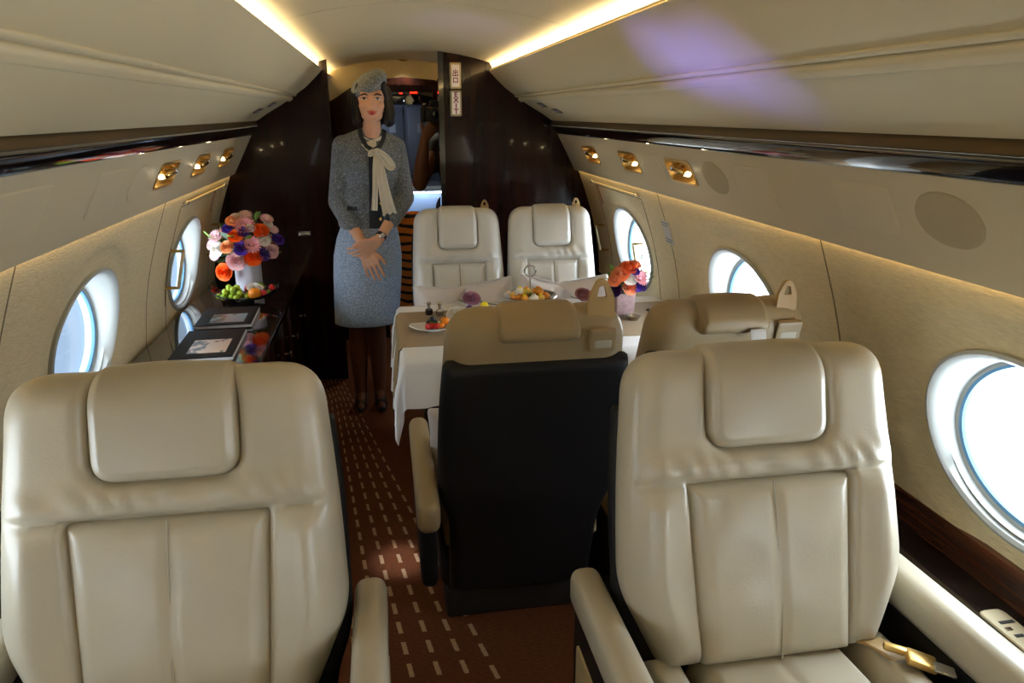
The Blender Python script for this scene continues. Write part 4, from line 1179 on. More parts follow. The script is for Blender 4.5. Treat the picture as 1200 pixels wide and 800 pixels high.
fruit('kiwi', 'small green fruit at the front edge of the plate, beside the pink-red fruit', 'kiwi', rnd_prof(.014, 1.1), M['green_fruit'], (px0+.112, py0-.022, pz0+.030))
t = thing('garnish_rose', 'white rose garnish on top of the fruit plate', 'flower', (px0+.042, py0-.005, pz0+.064))
for i, (a, b, r) in enumerate(((0, 0, .030), (.026, -.012, .022))): add_flower(t, 'rose', 'white', (a, b, 0), (.1+a*6, -.5, .8), r)
add_leaf(t, 'leaf_light', (.03, .01, -.005), (1, .2, .3), .03)
# ------------------------------------------------------------------ dining table and what is on it
TX0, TX1, TY0, TY1, TT = -.115, 1.02, 2.335, 3.055, .715
t = thing('dining_table', 'dining table under the white cloth between facing seats', 'table', (.45, 2.7, 0)); c = Vector(t.location)
mk('tabletop', box(Vector(((TX0+TX1)/2, (TY0+TY1)/2, TT-.0155))-c, (TX1-TX0-.004, TY1-TY0-.004, .028), .008, 2), M['ledge_wood'], t)
for yy in (2.52, 2.88):
    mk('leg', [box(Vector((.36, yy, .345))-c, (.09, .06, .69), .01, 2), box(Vector((.36, yy, .015))-c, (.26, .10, .03), .008, 2)], M['silver'], t)
mk('folding_brace', box(Vector((-.055, 2.47, .48))-c, (.018, .03, .42), .004, 2, rot=(.22, 0, 0)), M['silver'], t)

def cloth_geo(x0, x1, y0, y1, dl, dr, df, db, z, th, wav=.012, rc=.03, step=.018, seed=0):
    """cloth lying on x0..x1 by y0..y1, hanging dl/dr/df/db over its four sides"""
    def axis(a, b, da, db_):
        n = max(6, int((b-a)/.03)); L = list(np.linspace(a, b, n))
        if da > 0: L = [a-q for q in np.linspace(da, 0, max(3, int(da/step)))[:-1]]+L
        if db_ > 0: L = L+[b+q for q in np.linspace(0, db_, max(3, int(db_/step)))[1:]]
        return L
    X, Y = axis(x0, x1, dl, dr), axis(y0, y1, df, db)
    def pt(x, y, off):
        ax = x0-x if x < x0 else (x-x1 if x > x1 else 0); ay = y0-y if y < y0 else (y-y1 if y > y1 else 0)
        sx = -1 if x < x0 else 1; sy = -1 if y < y0 else 1
        bx, by = min(max(x, x0), x1), min(max(y, y0), y1)
        r = math.hypot(ax, ay)
        if r < 1e-6: return (x, y, z+off)
        ux, uy = sx*ax/r, sy*ay/r
        # round the edge, then hang with soft folds
        R = .012; arc = R*PI/2
        if r < arc: a = r/R; o_, dn = R*math.sin(a), R*(1-math.cos(a))
        else: o_, dn = R, R+(r-arc)
        run = bx*1.0+by*1.3+math.atan2(uy, ux)*.16
        w = wav*min(1, dn/.12)*(math.sin(run*31+seed)+.6*math.sin(run*53+1.3+seed))
        corner = (abs(ux*uy)*2)
        o_ += w+.10*dn*(1-corner)+.02*corner*min(1, dn/.1)
        return (bx+ux*(o_+off), by+uy*(o_+off), z-dn+(off if dn < R else 0))
    V, F = [], []
    nx, ny = len(X), len(Y)
    for off in (th, 0):
        for x in X:
            for y in Y: V.append(pt(x, y, off))
    for L in (0, 1):
        for i in range(nx-1):
            for j in range(ny-1): a = L*nx*ny+i*ny+j; F.append((a, a+1, a+ny+1, a+ny))
    m = nx*ny
    for i in range(nx-1):
        for j in (0, ny-1): F.append((i*ny+j, (i+1)*ny+j, m+(i+1)*ny+j, m+i*ny+j))
    for j in range(ny-1):
        for i in (0, nx-1): F.append((i*ny+j, i*ny+j+1, m+i*ny+j+1, m+i*ny+j))
    return V, F
o = mk('tablecloth', cloth_geo(TX0, TX1, TY0, TY1, .25, 0, .165, .16, TT, .003, wav=.009), M['white_cloth'], smooth=70)
tag(o, 'white tablecloth hanging in a point over the aisle corner of the table', 'tablecloth')
o = mk('table_runner', cloth_geo(TX0-.004, TX1-.01, 2.475, 2.945, .20, 0, 0, 0, TT+.0035, .002, wav=.006, seed=2), M['runner'], smooth=70)
tag(o, 'brown woven runner laid along the white tablecloth', 'runner')
ZR = TT+.0062      # top of the runner
ZC = TT+.0034      # top of the cloth
def at(dx, dy): return dx, dy
# leaf-shaped white plate with berries
def leafplate(name, label, x, y, z, w, d, rz, lift=.018):
    n = 21; V = []; F = []
    for lay in (0, .0035):
        for i in range(n):
            for j in range(n):
                u, v = i/(n-1)*2-1, j/(n-1)*2-1
                r = (1-abs(u)**2.6)**.55 if abs(u) < 1 else 0
                V.append((u*w/2, v*d/2*max(.02, r), .004+lift*abs(u)**3+.010*v*v*r+lay))
    for L in range(2):
        for i in range(n-1):
            for j in range(n-1): a = L*n*n+i*n+j; F.append((a, a+1, a+n+1, a+n))
    for i in range(n-1):
        for s in (0, n-1):
            F.append((i*n+s, (i+1)*n+s, n*n+(i+1)*n+s, n*n+i*n+s)); F.append((s*n+i, s*n+i+1, n*n+s*n+i+1, n*n+s*n+i))
    t = thing(name, label, 'plate', (x, y, z), rz)
    mk('dish', (V, F), M['porcelain'], t, smooth=60)
    mk('foot', lathe([(.022, 0), (.026, .001), (.024, .006), (0, .006)], (0, 0, 0), 20, sx=1.3), M['porcelain'], t)
    return t
leafplate('dessert_plate', 'white leaf-shaped plate of berries at the table corner nearest the aisle', .005, 2.665, ZR, .19, .115, .12)
bz = ZR+.010
def berry(name, label, cat, m, x, y, z, r, f=1.0, group=None):
    return fruit(name, label, cat, rnd_prof(r, f), m, (x, y, z), group=group)
for i, (dx, dy, dz) in enumerate(((-.018, .02, 0), (0, .028, 0), (.008, .012, .002), (-.004, .016, .016))):
    t = berry('blackberry', 'dark blackberry in the small pile on the white berry plate', 'berry', M['berry'], .003+dx, 2.672+dy, bz+dz, .0105, group='blackberries on the berry plate')
berry('orange_slice', 'bright orange fruit piece on the berry plate, farthest from the aisle', 'fruit', M['coral'] if 'coral' in M else M['orange'], .047, 2.69, bz+.002, .017, .9)
berry('orange_slice', 'lower orange fruit piece between the red berries and blackberries', 'fruit', M['orange'], .030, 2.655, bz, .014, .8)
for i, (dx, dy, lab) in enumerate(((-.032, -.012, 'pinkish strawberry piece at the aisle end of the berry plate'), (-.012, -.02, 'deep red strawberry piece in the middle of the berry plate'), (.010, -.024, 'red strawberry piece at the front rim of the berry plate'))):
    fruit('strawberry', lab, 'strawberry', [(a*.62, b*.62) for a, b in sp], M['red_fruit'] if i else M['pink_fruit'], (.003+dx, 2.665+dy, bz), (0, .9-.3*i, i), True)
# shakers
for i, (x, y, m, lab) in enumerate(((.0, 2.892, M['glass_dark'], 'small dark sauce jar with a metal lid on the runner'), (.042, 2.872, M['silver'], 'small silver spice jar beside the dark sauce jar'))):
    t = thing('jar', lab, 'jar', (x, y, ZR))
    mk('body', lathe([(0, 0), (.014, 0), (.016, .004), (.016, .020), (.010, .026), (0, .026)], (0, 0, 0), 20), m, t)
    mk('neck', lathe([(.006, .025), (.006, .040), (.009, .042), (.010, .050), (.004, .054), (0, .054)], (0, 0, 0), 18), M['chrome'], t)
# dessert cup with a pale blossom
t = thing('blossom_dish', 'small white dish with a pale pink blossom beside the tan seat', 'flower', (.115, 2.785, ZR))
mk('dish', lathe([(0, 0), (.03, 0), (.034, .003), (.055, .016), (.052, .018), (.03, .007), (0, .006)], (0, 0, 0), 28), M['porcelain'], t)
add_flower(t, 'rose', 'white', (-.016, 0, .020), (-.3, -.5, .8), .036)
add_flower(t, 'rose', 'pink', (.012, -.022, .018), (.2, -.7, .6), .026)
add_leaf(t, 'leaf', (.035, 0, .012), (1, -.2, .4), .03)
# plate of small sweets
t = thing('dessert_plate', 'white plate of bright sweets in front of the lilac rose', 'plate', (.205, 2.845, ZR))
mk('dish', lathe([(0, 0), (.06, 0), (.065, .003), (.10, .012), (.098, .014), (.06, .005), (0, .005)], (0, 0, 0), 32), M['porcelain'], t)
for nm, lab, cat, m, (x, y), s in (('green_leaf_sweet', 'green sweet on the plate of bright sweets', 'sweet', M['green_fruit'], (.150, 2.83), (.022, .012, .012)),
                         ('blue_sweet', 'light blue sweet on the plate of bright sweets', 'sweet', mat('blue_sweet', rgb(120, 180, 214), .4), (.178, 2.835), (.016, .012, .010)),
                         ('cheese_wedge', 'yellow wedge standing on the plate of bright sweets', 'cheese', M['yellow'], (.218, 2.85), (.026, .014, .022)),
                         ('orange_sweet', 'orange sweet beside the yellow wedge', 'sweet', M['orange'], (.255, 2.85), (.018, .012, .010)),
                         ('purple_sweet', 'purple flower sweet at the back of the plate of bright sweets', 'sweet', PET['purple'], (.160, 2.875), (.020, .014, .012))):
    pts = rpoly([(-s[0], 0), (s[0], 0), (s[0]*.6, s[2]*2), (-s[0]*.3, s[2]*2)], s[2]*.5, 4)
    o = mk(nm, pad(pts, s[1], s[1]*.8, s[1], 0, 14, 14), m, loc=(x, y, ZR+.0115), smooth=60); tag(o, lab, cat)
# open white booklet and the two roses laid on napkins
def booklet(label, x, y, z, rz, w=.13, d=.10):
    t = thing('menu_booklet', label, 'menu', (x, y, z), rz)
    mk('page', box((-w/4, 0, .003), (w/2, d, .004), .001, 1, rot=(0, .06, 0)), M['paper'], t)
    mk('page', box((w/4, 0, .003), (w/2, d, .004), .001, 1, rot=(0, -.06, 0)), M['paper'], t)
    mk('cover', box((0, 0, .0006), (w+.004, d+.004, .0012)), M['porcelain'], t)
    return t
booklet('white open menu under the lilac rose at the far side of the table', .225, 2.995, ZC, .15, .17, .09)
booklet('white open menu under the dusky pink rose nearer the window', .665, 2.985, ZC, -.2, .17, .09)
def napkin(label, x, y, z, rz, w, d, m):
    O = rpoly([(-w/2, -d/2), (w/2, -d/2), (w/2, d/2), (-w/2, d/2)], .004, 3)
    g = pad(O, .010, .02, 0, .004, 24, 24, lambda x_, s, h: (x_, s, h), lambda x_, s, d_: .003*np.sin(x_*60+s*30))
    return tag(mk('napkin', g, m, loc=(x, y, z), rot=(0, 0, rz), smooth=70), label, 'napkin')
napkin('cream folded napkin on the table in front of the first satin cushion', .115, 3.005, ZC, .1, .10, .075, M['cream_silk'])
napkin('cream folded napkin beside the pastry tray, toward the dusky pink rose', .575, 2.90, ZR, -.3, .10, .09, M['cream_silk'])
for x, y, col, lab in ((.185, 2.99, 'dustymauve', 'lilac rose lying on the white menu in front of a white seat'), (.665, 2.975, 'mauve', 'dusky pink rose lying on the white menu near the pink vase')):
    t = thing('cut_rose', lab, 'flower', (x, y, ZC+.006))
    add_flower(t, 'rose', col, (0, .0, .026), (.05, -.60, .8), .036)
    add_leaf(t, 'leaf', (-.018, .01, .014), (-1, -.2, .25), .04)
    mk('stem', tube([(0, .012, .022), (.02, .03, .010), (.05, .045, .006)], .0025, 6), M['leaf'], t)
# spectacles-like cutlery rest: slim pen by the lilac rose
t = thing('pen', 'dark slim pen lying on the white cloth right of the lilac rose', 'pen', (.275, 3.005, ZC+.004), -.6)
mk('barrel', tube([(-.05, 0, 0), (.05, 0, 0)], .004, 10), M['navy'], t); mk('tip', lathe([(.004, 0), (.001, .012)], (.05, 0, 0), 10, rot=(0, PI/2, 0)), M['chrome'], t)
# pastry tray on a stand with a ring handle
t = thing('pastry_tray', 'round silver tray with a looped handle in the middle of the table', 'tray', (.435, 2.985, ZC))
mk('tray', lathe([(0, .030), (.085, .030), (.098, .036), (.112, .046), (.114, .043), (.10, .032), (.086, .026), (0, .026)], (0, 0, 0), 40), M['silver'], t)
mk('foot', lathe([(.05, 0), (.052, .004), (.018, .012), (.012, .026), (0, .027)], (0, 0, 0), 28), M['silver'], t)
mk('stem', tube([(0, 0, .028), (0, 0, .125)], .004, 10), M['chrome'], t)
mk('ring_handle', [tube([(.024*math.cos(a), 0, .148+.024*math.sin(a)) for a in np.linspace(0, 2*PI, 25)[:-1]], .0035, 8, closed=True), sphere((0, 0, .175), .005, 10, 8)], M['chrome'], t)
rn = random.Random(2)
pt_ = [(-.065, -.03, 'pastry'), (-.035, -.055, 'pastry'), (-.02, -.02, 'pastry_yellow'), (.005, -.06, 'cream_food'), (.035, -.05, 'pastry_yellow'), (.06, -.03, 'pastry'), (-.06, .02, 'pastry_yellow'), (.045, .005, 'pastry'), (-.02, .03, 'pastry'), (.02, .045, 'cream_food'), (-.045, -.01, 'cream_food'), (.03, -.02, 'pastry')]
wh = ['nearest the aisle rim', 'at the front rim toward the aisle', 'by the handle on its aisle side', 'white and egg-shaped at the very front', 'at the front rim toward the window', 'at the window-side rim', 'at the back rim toward the aisle', 'behind the handle toward the window', 'at the very back beside the stem', 'pale and behind the stem', 'cream coloured among the orange ones', 'right beside the handle in front']
for i, (dx, dy, m) in enumerate(pt_):
    zz = ZC+.031+(.024 if i in (2, 10, 11) else 0)
    prof = [(0, 0), (.017, .002), (.022, .009), (.020, .018), (.012, .024), (0, .026)]
    t = thing('pastry', 'small pastry on the silver tray, '+wh[i], 'pastry', (.435+dx, 2.985+dy, zz), i*1.1, 'pastries on the round silver tray')
    mk('crust', lathe(prof, (0, 0, 0), 16, sx=1.15, sy=.85), M[m], t)
    mk('topping', sphere((0, 0, .025), (.010, .008, .006), 10, 8), M['yellow' if i % 3 == 1 else ('cream_food' if i % 3 == 0 else 'orange')], t)
t = thing('herb_sprig', 'green herb sprig on the front of the pastry tray', 'garnish', (.425, 2.945, ZC+.055))
for k in range(4): add_leaf(t, 'leaf_light', (0, 0, 0), (math.cos(k*1.6), math.sin(k*1.6)-.4, .7), .024)
# second berry plate with a yellow blossom, glass and pen by the window
t = leafplate('dessert_plate', 'white leaf-shaped plate with a yellow blossom behind the tan seat', .655, 2.80, ZR, .19, .11, -.1)
t = thing('yellow_blossom', 'small bright yellow blossom on the leaf-shaped plate by the belt loop', 'flower', (.618, 2.795, ZR+.010))
o = mk('rose', rose_geo(1.0), M['yellow'], t, smooth=60); o.scale = (.026,)*3; o.rotation_euler = (.9, 0, .2); o.location = (0, 0, .012)
add_leaf(t, 'leaf', (.012, .004, .004), (1, 0, .2), .03)
t = thing('chopsticks', 'dark lacquered chopsticks leaning to the wall beyond the pink vase', 'cutlery', (.93, 2.70, ZR+.004), 1.9)
for e in (-1, 1): mk('stick', tube([(-.11, e*.006, 0), (.11, e*.004, 0)], [.0028, .0042], 8), M['black_gloss'], t)
t = thing('glass_dish', 'little clear glass dish at the foot of the pink vase', 'dish', (.79, 2.675, ZR))
mk('bowl', lathe([(0, 0), (.018, 0), (.02, .003), (.030, .018), (.028, .019), (.018, .006), (0, .005)], (0, 0, 0), 24), M['silver'], t)

# ------------------------------------------------------------------ galley beyond the second bulkhead
M['label_grey'] = mat('label_grey', rgb(128,136,152), .5)
t = thing('galley_unit', 'galley unit with blue-grey doors and a dark instrument header beyond the doorway', 'cabinet', (.03, 5.45, 0)); c = Vector(t.location)
mk('body', [box((0, .09, .52), (.78, .22, 1.04), .004, 1), box((0, .13, 1.30), (.78, .14, .52), .004, 1)], M['steel_blue'], t)
hdm = mk('header', box((0, .05, 1.625), (.78, .30, .13), .006, 2), M['dark_wood'], t)
mk('header_panel', box((.03, -.104, 1.60), (.30, .012, .085), .004, 2), M['black_gloss'], hdm)
mk('porthole_gauge', [lathe([(.034, 0), (.038, .006), (.034, .016), (.028, .014), (.028, .004)], (.018, -.108, 1.59), 28, rot=(PI/2, 0, 0))], M['chrome'], hdm)
mk('gauge_face', lathe([(0, .007), (.012, .009), (.029, .006)], (.018, -.108, 1.59), 24, rot=(PI/2, 0, 0)), M['sign_gold'], hdm)
mk('red_display', [box((-.035, -.112, 1.632), (.022, .006, .010), .002, 1), box((.052, -.112, 1.637), (.052, .006, .012), .002, 1)], M['red_led'], hdm)
mk('switch', [box((.088, -.112, 1.60), (.004, .008, .022), .001, 1)], M['chrome'], hdm)
for i, (x, w) in enumerate(((-.20, .36), (.19, .36))):
    d = mk('cabinet_door', box((x, .055, 1.31), (w, .014, .47), .004, 2), M['steel_blue'], t)
    mk('label_plate', box((-.10 if i else .10, .046, 1.40), (.045, .004, .06), .001, 1), M['label_grey'], d)
mk('counter', box((0, -.03, .985), (.78, .20, .03), .006, 2), M['steel_light'], t)
mk('lower_door', box((0, -.028, .50), (.74, .014, .90), .004, 2), M['steel_light'], t)
mk('counter_light', box((0, -.105, .964), (.5, .012, .010), .002, 1), mat('cool_strip', rgb(220, 235, 255), .5, emit=rgb(200, 225, 255), estr=22), t)
o = mk('cup', lathe([(0, 0), (.018, 0), (.026, .03), (.024, .03), (.016, .004), (0, .004)], (0, 0, 0), 20), M['red_fruit'], loc=(.03, 5.36, 1.0005)); tag(o, 'small red cup on the galley counter beyond the doorway', 'cup')
# ------------------------------------------------------------------ people
def bvh_of(geos):
    V, F = [], []
    for v, f in geos:
        o = len(V); V += [Vector(p) for p in v]; F += [tuple(i+o for i in q) for q in f]
    return BVHTree.FromPolygons(V, F)
def drop(bvh, x, z, off=0, y0=-1.):
    h = bvh.ray_cast(Vector((x, y0, z)), Vector((0, 1, 0)))
    if h[0] is None: return None
    n = h[1] if h[1].y < 0 else -h[1]
    return h[0]+n*off
def ribbon(bvh, line, width, th, n=24, y0=-1., wfun=None):
    """band laid on a body along an (x, z) line seen from the front"""
    P = [Vector(p) for p in line]; L = [0]
    for i in range(1, len(P)): L.append(L[-1]+(P[i]-P[i-1]).length)
    pts = []
    for k in range(n):
        d = L[-1]*k/(n-1); i = max(1, next((j for j in range(len(L)) if L[j] >= d-1e-9), len(L)-1))
        f = (d-L[i-1])/max(1e-9, L[i]-L[i-1]); pts.append(P[i-1].lerp(P[i], f))
    V = []; F = []; m = 5; rows = []
    for k, p in enumerate(pts):
        tg = (pts[min(k+1, n-1)]-pts[max(k-1, 0)]).normalized(); nn = Vector((-tg.y, tg.x))
        w = width*(wfun(k/(n-1)) if wfun else 1)
        row = []
        for j in range(m):
            q = p+nn*w*(j/(m-1)-.5); h = drop(bvh, q.x, q.y, th, y0)
            row.append(h)
        rows.append(row)
    for k, row in enumerate(rows):
        for j in range(m):
            if row[j] is None:
                c = [r for r in row if r is not None]
                row[j] = (c[0] if c else (rows[k-1][j] if k else Vector((pts[k].x, 0, pts[k].y)))).copy()
    for row in rows: V += [tuple(q) for q in row]
    base = len(V); V += [(q[0], q[1]+th*1.5, q[2]) for q in V[:base]]
    for k in range(n-1):
        for j in range(m-1):
            a = k*m+j; F.append((a, a+1, a+m+1, a+m)); F.append((base+a, base+a+1, base+a+m+1, base+a+m))
        for j in (0, m-1): a = k*m+j; F.append((a, a+m, base+a+m, base+a))
    for j in range(m-1):
        for k in (0, n-1): a = k*m+j; F.append((a, a+1, base+a+1, base+a))
    return V, F

def hand(wrist, mid, side, back, L, curl, thumb_dir, spread=.18, thumb_len=1.0, fan=None):
    """hand as capsules: palm from wrist along mid, side = towards the thumb, back = out of the back of the hand"""
    w = Vector(wrist); f = Vector(mid).normalized(); s = Vector(side); s = (s-f*s.dot(f)).normalized(); b = Vector(back); b = (b-f*b.dot(f)-s*b.dot(s)).normalized()
    g = []
    pl = L*.53; hw = L*.19
    kn = [w+f*pl*(.97-.05*abs(i-1.2))+s*hw*(1-i*.667) for i in range(4)]      # knuckles, index first
    for i in range(4): g.append(capsule(tuple(w+s*hw*.55*(1-i*.667)), L*.075, tuple(kn[i]), L*.066))
    g.append(capsule(tuple(kn[0]), L*.062, tuple(kn[3]), L*.058))
    ln = [.43, .475, .44, .345]
    for i in range(4):
        a = (fan[i] if fan else (1-i*.667)*spread)
        d = (f*math.cos(a)+s*math.sin(a)); p = kn[i]; r = L*.050
        cu = curl[i] if hasattr(curl, '__len__') else curl
        an = 0
        for q, fr in enumerate((.45, .31, .24)):
            an += cu*(.6, 1.0, .7)[q]
            dd = d*math.cos(an)-b*math.sin(an); e = p+dd*L*ln[i]*fr
            g.append(capsule(tuple(p), r, tuple(e), r*.90, 10)); p = e; r *= .90
    td = Vector(thumb_dir); tb = w+f*pl*.22+s*hw*.75
    t1 = tb+(s*.75*td.x+f*td.y-b*td.z).normalized()*L*.24*thumb_len
    t2 = t1+(s*.45*td.x+f*(td.y+.25)-b*td.z*1.1).normalized()*L*.17*thumb_len
    t3 = t2+(s*.25*td.x+f*(td.y+.35)-b*td.z*1.2).normalized()*L*.13*thumb_len
    g += [capsule(tuple(w+f*pl*.1+s*hw*.2), L*.08, tuple(t1), L*.066), capsule(tuple(t1), L*.060, tuple(t2), L*.055), capsule(tuple(t2), L*.055, tuple(t3), L*.044)]
    return g

# ---- the standing woman; coordinates below are relative to her feet
WO = Vector((-.275, 3.73, 0))
def L_(x, y, z): return (x-WO.x, y-WO.y, z)
wm = thing('person', 'woman in a grey-blue tweed suit and beret with a cream neck bow, hands crossed', 'person', WO)
hx, hy = -.192, 3.70
face = [sphere(L_(hx, hy+.012, 1.578), (.073, .092, .080), 24, 16), sphere(L_(hx, hy-.020, 1.536), (.0590, .066, .070), 24, 16),
        capsule(L_(hx-.022, hy-.030, 1.497), .029, L_(hx+.022, hy-.030, 1.497), .029), sphere(L_(hx, hy-.056, 1.472), (.022, .022, .021), 16, 10),
        capsule(L_(hx, hy-.084, 1.566), .0075, L_(hx, hy-.098, 1.533), .0085, 12), sphere(L_(hx-.0095, hy-.087, 1.529), .0068, 10, 8), sphere(L_(hx+.0095, hy-.087, 1.529), .0068, 10, 8),
        capsule(L_(hx-.036, hy-.066, 1.586), .016, L_(hx+.036, hy-.066, 1.586), .016), sphere(L_(hx-.036, hy-.058, 1.534), (.024, .022, .022), 14, 10), sphere(L_(hx+.036, hy-.058, 1.534), (.024, .022, .022), 14, 10),
        sphere(L_(hx, hy-.073, 1.503), (.024, .018, .013), 14, 10),
        sphere(L_(hx-.072, hy+.005, 1.545), (.009, .018, .030), 12, 8), sphere(L_(hx+.072, hy+.005, 1.545), (.009, .018, .030), 12, 8)]
neck = [capsule(L_(hx, hy+.022, 1.50), .041, L_(hx-.008, hy+.045, 1.37), .047)]
sl, sr = (-.340, 3.755, 1.350), (-.088, 3.755, 1.338)
el, er = (-.378, 3.735, 1.085), (-.056, 3.735, 1.100)
wl, wr = (-.262, 3.575, .890), (-.190, 3.560, .925)
torso = [sphere(L_(-.214, 3.745, 1.24), (.132, .085, .16), 20, 14), sphere(L_(-.228, 3.745, 1.06), (.112, .078, .13), 20, 14), sphere(L_(-.250, 3.75, .86), (.140, .090, .14), 20, 14),
         capsule(L_(*sl), .042, L_(*sr), .042)]
arms = [capsule(L_(*sl), .040, L_(*el), .034), capsule(L_(*el), .034, L_(*wl), .0235), capsule(L_(*sr), .040, L_(*er), .034), capsule(L_(*er), .034, L_(*wr), .0235)]
legs = []
for (hp, kn, an, to) in (((-.305, 3.755, .80), (-.325, 3.745, .46), (-.329, 3.775, .085), (-.332, 3.655, .024)), ((-.205, 3.755, .80), (-.228, 3.745, .46), (-.232, 3.78, .085), (-.222, 3.655, .024))):
    calf = tuple(Vector(kn).lerp(Vector(an), .34)+Vector((0, .018, 0)))
    legs += [capsule(L_(*hp), .072, L_(*kn), .050), capsule(L_(*kn), .048, L_(*calf), .050), capsule(L_(*calf), .050, L_(*an), .031),
             capsule(L_(*an), .031, L_(an[0], an[1]+.005, .06), .028), capsule(L_(an[0], an[1]-.02, .055), .028, L_(*to), .022)]
# lower hand (her right) hangs with fingers down; upper hand (her left) crosses over its wrist
h1 = hand(L_(-.258, 3.570, .882), (.040, -.012, -.13), (.9, -.25, .2), (.1, -1, 0), .172, [.10, .10, .12, .16], (.8, .9, .35), .10)
h2 = hand(L_(-.196, 3.553, .920), (-.082, -.010, -.052), (-.35, -.3, .75), (.05, -1, .1), .168, [.42, .46, .5, .55], (.55, .95, .05), .10)
skin_geo = fuse(face+neck+torso+arms+legs+h1+h2, .0042, 4)
body = mk('body', skin_geo, M['skin'], wm, smooth=180)
# stockings: colour the legs below the skirt with their own material
body.data.materials.append(M['stocking'])
for p in body.data.polygons:
    if p.center.z < .62: p.material_index = 1
bb = bvh_of([skin_geo])
Y0_ = -.6
def facepatch(name, cx_, cz_, w, h, m, off, n=12, tilt=0, shape=None):
    """thin shaped patch that follows the face"""
    V = []; F = []
    for lay in (off, -.002):
        ctr_ = drop(bb, cx_-WO.x, cz_, lay, Y0_); V.append(tuple(ctr_))
        for k in range(n):
            a = 2*PI*k/n; dx, dz = w*math.cos(a), h*math.sin(a)
            if shape: dx, dz = shape(dx, dz)
            X, Z = dx*math.cos(tilt)-dz*math.sin(tilt), dx*math.sin(tilt)+dz*math.cos(tilt)
            q = drop(bb, cx_-WO.x+X, cz_+Z, lay if lay < 0 else off*.5, Y0_)
            V.append(tuple(q if q else ctr_))
    for k in range(n):
        F += [(0, 1+k, 1+(k+1) % n), (n+1, n+2+k, n+2+(k+1) % n), (1+k, 1+(k+1) % n, n+2+(k+1) % n, n+2+k)]
    return mk(name, (V, F), m, wm, smooth=60)
for e in (-1, 1):
    facepatch('eye', hx+e*.0300, 1.566, .0150, .0062, M['eye_white'], .0016, shape=lambda dx, dz: (dx, dz*(1-.35*abs(dx)/.015)))
    facepatch('iris', hx+e*.0300-.001, 1.5662, .0062, .0060, M['eye_dark'], .0026)
    o = mk('upper_lash', ribbon(bb, [(hx+e*.030-WO.x-.0155, 1.5665), (hx+e*.030-WO.x-.006, 1.5718), (hx+e*.030-WO.x+.006, 1.5718), (hx+e*.030-WO.x+.0155, 1.5665)], .0034, .0022, 14, Y0_), M['brow'], wm)
    x0 = hx-WO.x
    mk('eyebrow', ribbon(bb, [(x0+e*.014, 1.5815), (x0+e*.030, 1.5865), (x0+e*.048, 1.5805)], .0060, .0016, 14, Y0_, lambda q: .6+.6*math.sin(PI*q)), M['brow'], wm)
facepatch('upper_lip', hx, 1.5055, .0235, .0042, M['lips'], .0028, 18, shape=lambda dx, dz: (dx, dz*(1-.85*(abs(dx)/.0235)**2)+.17*abs(dx)-(.0014 if abs(dx) < .004 and dz > 0 else 0)))
facepatch('lower_lip', hx, 1.4988, .0205, .0050, M['lips'], .0034, 18, shape=lambda dx, dz: (dx, dz*(1-.7*(abs(dx)/.0205)**2)+.24*abs(dx)))
# hair: a dark bob
hair = [capsule(L_(hx-.066, hy-.022, 1.58), .014, L_(hx-.070, hy-.028, 1.475), .014), capsule(L_(hx+.066, hy-.024, 1.58), .014, L_(hx+.073, hy-.030, 1.47), .017), sphere(L_(hx, hy+.028, 1.586), (.083, .094, .084), 24, 16), sphere(L_(hx, hy+.055, 1.52), (.082, .066, .09), 20, 14),
        capsule(L_(hx-.070, hy+.005, 1.585), .024, L_(hx-.074, hy+.010, 1.475), .020), capsule(L_(hx-.066, hy+.03, 1.56), .03, L_(hx-.072, hy+.03, 1.462), .024),
        capsule(L_(hx+.068, hy-.008, 1.600), .026, L_(hx+.082, hy+.000, 1.50), .028), capsule(L_(hx+.082, hy+.000, 1.50), .028, L_(hx+.076, hy-.012, 1.452), .016),
        capsule(L_(hx+.070, hy+.03, 1.56), .034, L_(hx+.078, hy+.03, 1.465), .028),
        capsule(L_(hx+.052, hy-.040, 1.628), .022, L_(hx+.072, hy-.030, 1.575), .014), capsule(L_(hx-.052, hy-.036, 1.618), .020, L_(hx-.071, hy-.024, 1.565), .011)]
mk('hair', fuse(hair, .005, 5), M['hair'], wm, smooth=180)
for e in (-1, 1):
    mk('earring', [sphere(L_(hx+e*.071, hy-.030, 1.512), .004, 10, 8), capsule(L_(hx+e*.071, hy-.030, 1.508), .002, L_(hx+e*.071, hy-.030, 1.488), .003, 8)], M['silver'], wm)
# beret, tipped down over her right temple
rot = Euler((.22, -.60, 0)).to_matrix().to_4x4()
bgeo = lathe([(0, .046), (.030, .045), (.062, .038), (.086, .022), (.095, .004), (.092, -.012), (.080, -.024), (.076, -.034), (.072, -.034), (.072, -.018), (0, .02)], (0, 0, 0), 48, sy=1.08)
bgeo = ([(x, y, z+.004*math.sin(5*math.atan2(y, x))*(math.hypot(x, y)/.09)) for x, y, z in bgeo[0]], bgeo[1])
mk('beret', xf(bgeo, Matrix.Translation(L_(hx-.006, hy+.010, 1.632)) @ rot), M['tweed'], wm, smooth=70)
